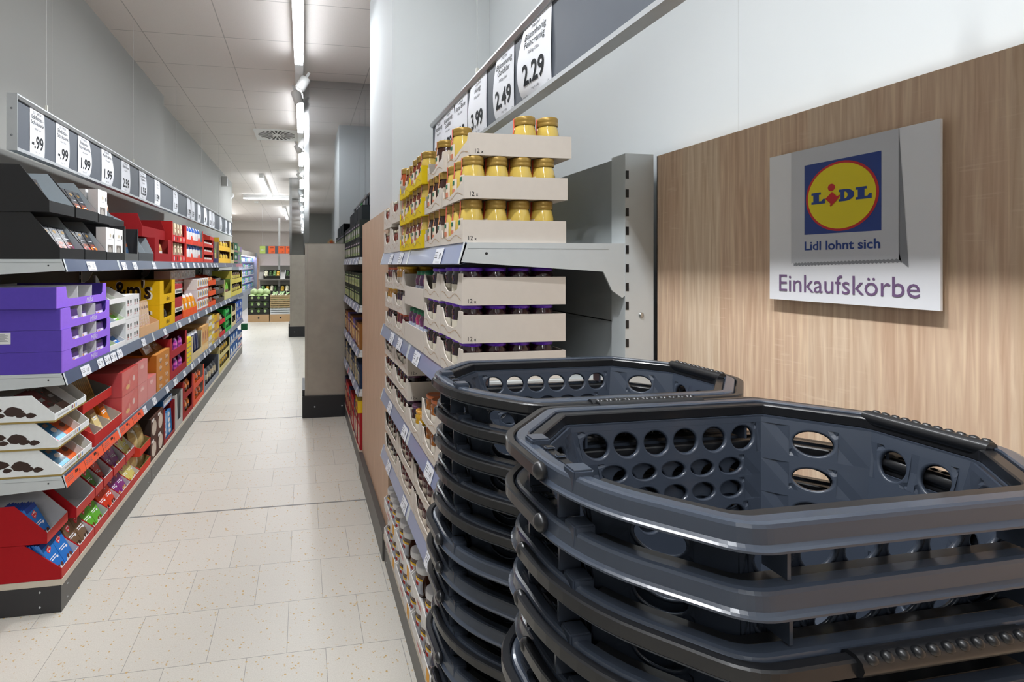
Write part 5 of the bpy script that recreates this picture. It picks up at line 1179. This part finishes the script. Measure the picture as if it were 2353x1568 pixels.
# ================================================================== produce and chiller at the far end
CRATE = M('c6a47c', .7, var=.12, scale=40, stretch=(1, 1, 8)); BCR = M('22241f', .5)
def wood_crate(w_, d, h):
    b = MB(); b.box(0, w_, 0, .02, 0, h, CRATE); b.box(0, .02, .02, d, 0, h, CRATE); b.box(w_-.02, w_, .02, d, 0, h, CRATE); b.box(.02, w_-.02, d-.02, d, 0, h, CRATE); b.box(.02, w_-.02, .02, d-.02, h-.02, h-.01, CRATE); b.ell(w_/2, h*.55, .025, .025, BLACKP, -.001); return b
def open_crate(w_, d, h, m_, slat=False):
    b = MB(); t = .012
    if slat:
        for z0 in (0, h*.36, h*.72): b.box(0, w_, 0, t, z0, z0+h*.26, m_); b.box(0, w_, d-t, d, z0, z0+h*.26, m_); b.box(0, t, t, d-t, z0, z0+h*.26, m_); b.box(w_-t, w_, t, d-t, z0, z0+h*.26, m_)
        for x in (.0, w_-.03): b.box(x, x+.03, t, t+.03, 0, h, m_); b.box(x, x+.03, d-t-.03, d-t, 0, h, m_)
    else:
        b.box(0, w_, 0, t, 0, h*.8, m_); b.box(0, t, t, d, 0, h, m_); b.box(w_-t, w_, t, d, 0, h, m_); b.box(t, w_-t, d-t, d, 0, h, m_)
    b.box(t, w_-t, t, d-t, 0, .01, m_); return b
def cabbage(c):
    b = MB(); b.ball((0,0,.085), .09, M(c, .5, var=.2, scale=18), 14, 9)
    for i in range(5):
        a = 1.26*i; b.ball((.03*math.cos(a), .03*math.sin(a), .078), .083, M(c, .5, var=.25, scale=22), 10, 7)
    return Proto('cabbage', b)
CAB = [cabbage('b9cf96'), cabbage('86a860')]
for i, (x0, lab) in enumerate(((-1.44, 'cabbage'), (-.87, 'leek'))):
    tag(obj('wooden_crate', wood_crate(.54, .40, .20), (x0, 13.7, 0)), f'wooden crate with a round hole under the {lab} crates', 'crate', 'wooden crates')
for k in range(3):
    tag(obj('plastic_crate', open_crate(.56, .38, .175, BCR), (-1.45, 13.71, .2006+.178*k)), f'black crate of cabbages, {TIER[k]} of three', 'crate', 'black cabbage crates')
    cols_ = 5 if k == 2 else 3
    for i in range(3):
        for r in range(2 if k == 2 else 1): CAB[(i+r+k) % 2].make(f'green cabbage, {ORD[i]} along, {["front","back"][r]} row of the {TIER[k]} black crate', 'cabbage', 'cabbages in the black crates', ((-1.35+.175*i, 13.81+.18*r, .212+.178*k), (0, 0, i)))
for i in range(3): CAB[0].make(f'pale cabbage heaped on top of the crate stack, {ORD[i]} along', 'cabbage', 'cabbages on the stack', ((-1.30+.16*i, 13.90, .212+.178*2+.14), (0, 0, i)))
LEAF, STEM = M('7fa65a', .5, var=.2), M('dfe6c8', .5)
def leek():
    b = MB(); b.tube([(0,0,0),(.14,0,.004)], .017, STEM, 8); b.tube([(.14,0,.004),(.24,0,.012)], .019, M('b8cc90', .5), 8)
    for s_ in (-1, 0, 1): b.add([(.22,-.014,.016),(.42,s_*.05-.016,.03+.02*abs(s_)),(.42,s_*.05+.016,.034+.02*abs(s_)),(.22,.014,.016),(.22,-.012,.022),(.42,s_*.05-.014,.036+.02*abs(s_)),(.42,s_*.05+.014,.04+.02*abs(s_)),(.22,.012,.022)], [(0,3,2,1),(4,5,6,7),(0,1,5,4),(2,3,7,6),(0,4,7,3),(1,2,6,5)], LEAF)
    return Proto('leek', b)
LK = leek()
for k in range(3):
    m_ = M('d8dde0', .6) if k == 0 else M('b9a27a', .7, var=.1)
    tag(obj('slatted_crate', open_crate(.52, .38, .16, m_, True), (-.87, 13.71, .2006+.175*k)), f'{"white" if k == 0 else "pale wooden"} slatted crate of leeks, {TIER[k]} of three', 'crate', 'slatted leek crates')
    for i in range(7): LK.make(f'green and white leek, {ORD[i]} across the {TIER[k]} slatted crate', 'leek', 'leeks in the slatted crates', ((-.84+.06*i, 13.735, .345+.175*k + .012*(i % 2)), (0, -.06, math.radians(80+6*(i % 3)))))
# sloped produce stand behind
o = empty('produce_stand', (-.75, 16.0, 0)); tag(o, 'sloped metal produce stand behind the cabbage crates', 'produce stand')
STN = M('7a7670', .5, .3)
b = MB(); b.box(-.6, .9, .25, .33, .0, 1.5, STN); b.box(-.03, .03, .18, .25, 0, 3.0, M('b8b8b6', .4, .3)); obj('frame', b, parent=o)
for k, (y, z) in enumerate(((-.25, .60), (-.05, 1.05))):
    b = MB(); b.prism_x([(y-.25,z),(y-.25,z+.03),(y+.25,z+.25),(y+.25,z+.22)], -.6, .9, STN); obj('sloped_shelf', b, parent=o)
VEG = {'green pepper': ('4a7a2a', 1.1), 'yellow pepper': ('d8a82a', 1.0), 'cauliflower': ('d8d2b8', 1.15), 'dark green zucchini': ('3a5a2a', .9)}
VP = {n_: Proto('vegetable', (lambda m_: (m_.ball((0,0,.04*s_), .045*s_, M(c, .45, var=.2), 10, 7, sx=1.25), m_.ball((.0,.0,.085*s_), .012, M('4a6a2a', .5), 6, 4), m_)[2])(MB())) for n_, (c, s_) in VEG.items()}
for t_, (x, y, z) in enumerate(((-1.28, 15.55, .645), (-.70, 15.55, .645), (-1.2, 15.75, 1.095), (-.55, 15.75, 1.095))):
    nm = ['lower', 'lower', 'upper', 'upper'][t_]; sd = 'chiller side' if t_ % 2 == 0 else 'column side'
    c_ = tag(obj('plastic_crate', open_crate(.5, .38, .12, BCR), (x, y, z), (math.radians(24), 0, 0)), f'black crate tilted on the {nm} stand shelf, {sd}', 'crate', 'tilted crates on the stand')
    for i in range(4):
        for r in range(3):
            n_ = list(VEG)[(i + t_) % 4]; ly = .06 + .11*r
            VP[n_].make(f'{n_}, {["front","middle","back"][r]} row, {ORD[i]} along the {nm} tilted crate, {sd}', 'vegetable', 'vegetables on the stand', ((x+.07+.12*i, y+ly*.913-.03, z+ly*.407+.035), (math.radians(24), 0, i)))
ORP = M('f26a3a', .6)
o = empty('produce_sign', (-1.30, 15.6, 1.86)); tag(o, 'hanging dark sign with green and orange price posters above the produce', 'price board')
b = MB(); b.box(0, 1.05, .0, .02, 0, .235, DARKB); obj('board_panel', b, parent=o)
b = MB(); b.rect(.0, .17, .005, .23, M('b8cc6a', .6), -.001); b.text('BIO', .07, .085, .09, PAPER, -.0016); obj('green_poster', b, parent=o)
for i, x in enumerate((.26, .55, .77)):
    b = MB(); b.rect(x, x+.19, .005, .23, ORP, -.001); b.text('1.29', .07, x+.11, .03, INK, -.0016, sx=.7); b.rect(x+.04, x+.15, .17, .185, INK, -.0014); obj('orange_poster', b, parent=o)
b = MB()
for x in (.08, .95): b.tube([(x, .01, .235), (x, .01, HC-1.861)], .003, ALU, 6)
obj('hanging_wire', b, parent=o)
# chiller cabinet
o = empty('chiller_cabinet', (-1.95, 16.0, 0), (0, 0, math.pi/2)); tag(o, 'open chiller cabinet with cold white and violet light beyond the sweets shelf', 'chiller')
b = MB(); W_ = 6.0; b.box(0, W_, 0, .8, .0, .62, M('8a949c', .4, .2)); b.box(0, W_, .7, .8, .62, 2.0, M('d0dae8', .5)); b.box(0, W_, .05, .8, 1.85, 2.02, M('b8b2a8', .5)); b.box(-.04, 0, 0, .8, 0, 2.02, M('9aa4ac', .4)); b.box(W_, W_+.04, 0, .8, 0, 2.02, M('9aa4ac', .4)); obj('cabinet_body', b, parent=o)
for k in range(4):
    b = MB(); b.box(0, W_, .12, .70, .86+.25*k, .88+.25*k, M('c0c8d0', .4)); b.box(0, W_, .112, .12, .86+.25*k, .90+.25*k, M('c8ccd8', .4)); sh = obj('chiller_shelf', b, parent=o)
for k, (c, x0, x1) in enumerate((('d8f0ff', 0, W_*.45), ('e0c8ff', W_*.45, W_))):
    b = MB(); b.box(x0+.01, x1-.01, .10, .16, 1.83, 1.849, M(c, .5, var=0, emit=14.0)); obj('light_tube', b, parent=o)
    b = MB(); b.box(x0+.01, x1-.01, .690, .6995, .64, 1.82, M(c, .5, var=.05, emit=1.3)); obj('lit_back', b, parent=o)  # back wall emits by itself, in place of tube light falling on it
PKS = [card(c) for c in ('d8e4ee', '7ab8e0', 'c8b8e8', '8ad08a', 'e8e8f4', '4a8ab8')]
for k in range(5):
    ps = [Proto('chilled_pack', carton_mb(.22, .2, .14 + .02*(j % 2), PKS[j], two_tone('e8ecf4', .3, .6))) for j in range(6)]
    for i in range(18): ps[(i*2+k*5+i//3) % 6].make(f'pale chilled pack, {ORD[i]} along the {["lowest","second","third","fourth","top"][k]} chiller shelf', 'chilled pack', 'packs in the chiller', ((-1.95-.15, 16.1+.325*i, .6205 if k == 0 else .6305+.25*k), (0, 0, math.pi/2)))
for i, (x, y) in enumerate(((-2.02, 12.9), (-2.3, 13.9))):
    SPOT.make(f'white spotlight beyond the wall corner, {["near","far"][i]} one', 'spotlight', None, ((x+.25, y, HC-.18), (math.radians(-40), math.radians(15), 0)))
b = MB(); b.box(-4.9, -2.8, 22.30, 22.39, 0, 2.3, OAK2); struct('trim_4', b)
b = MB(); b.box(-2.75, -1.9, 22.1, 22.39, 0, 1.8, OAK2); struct('trim_5', b)
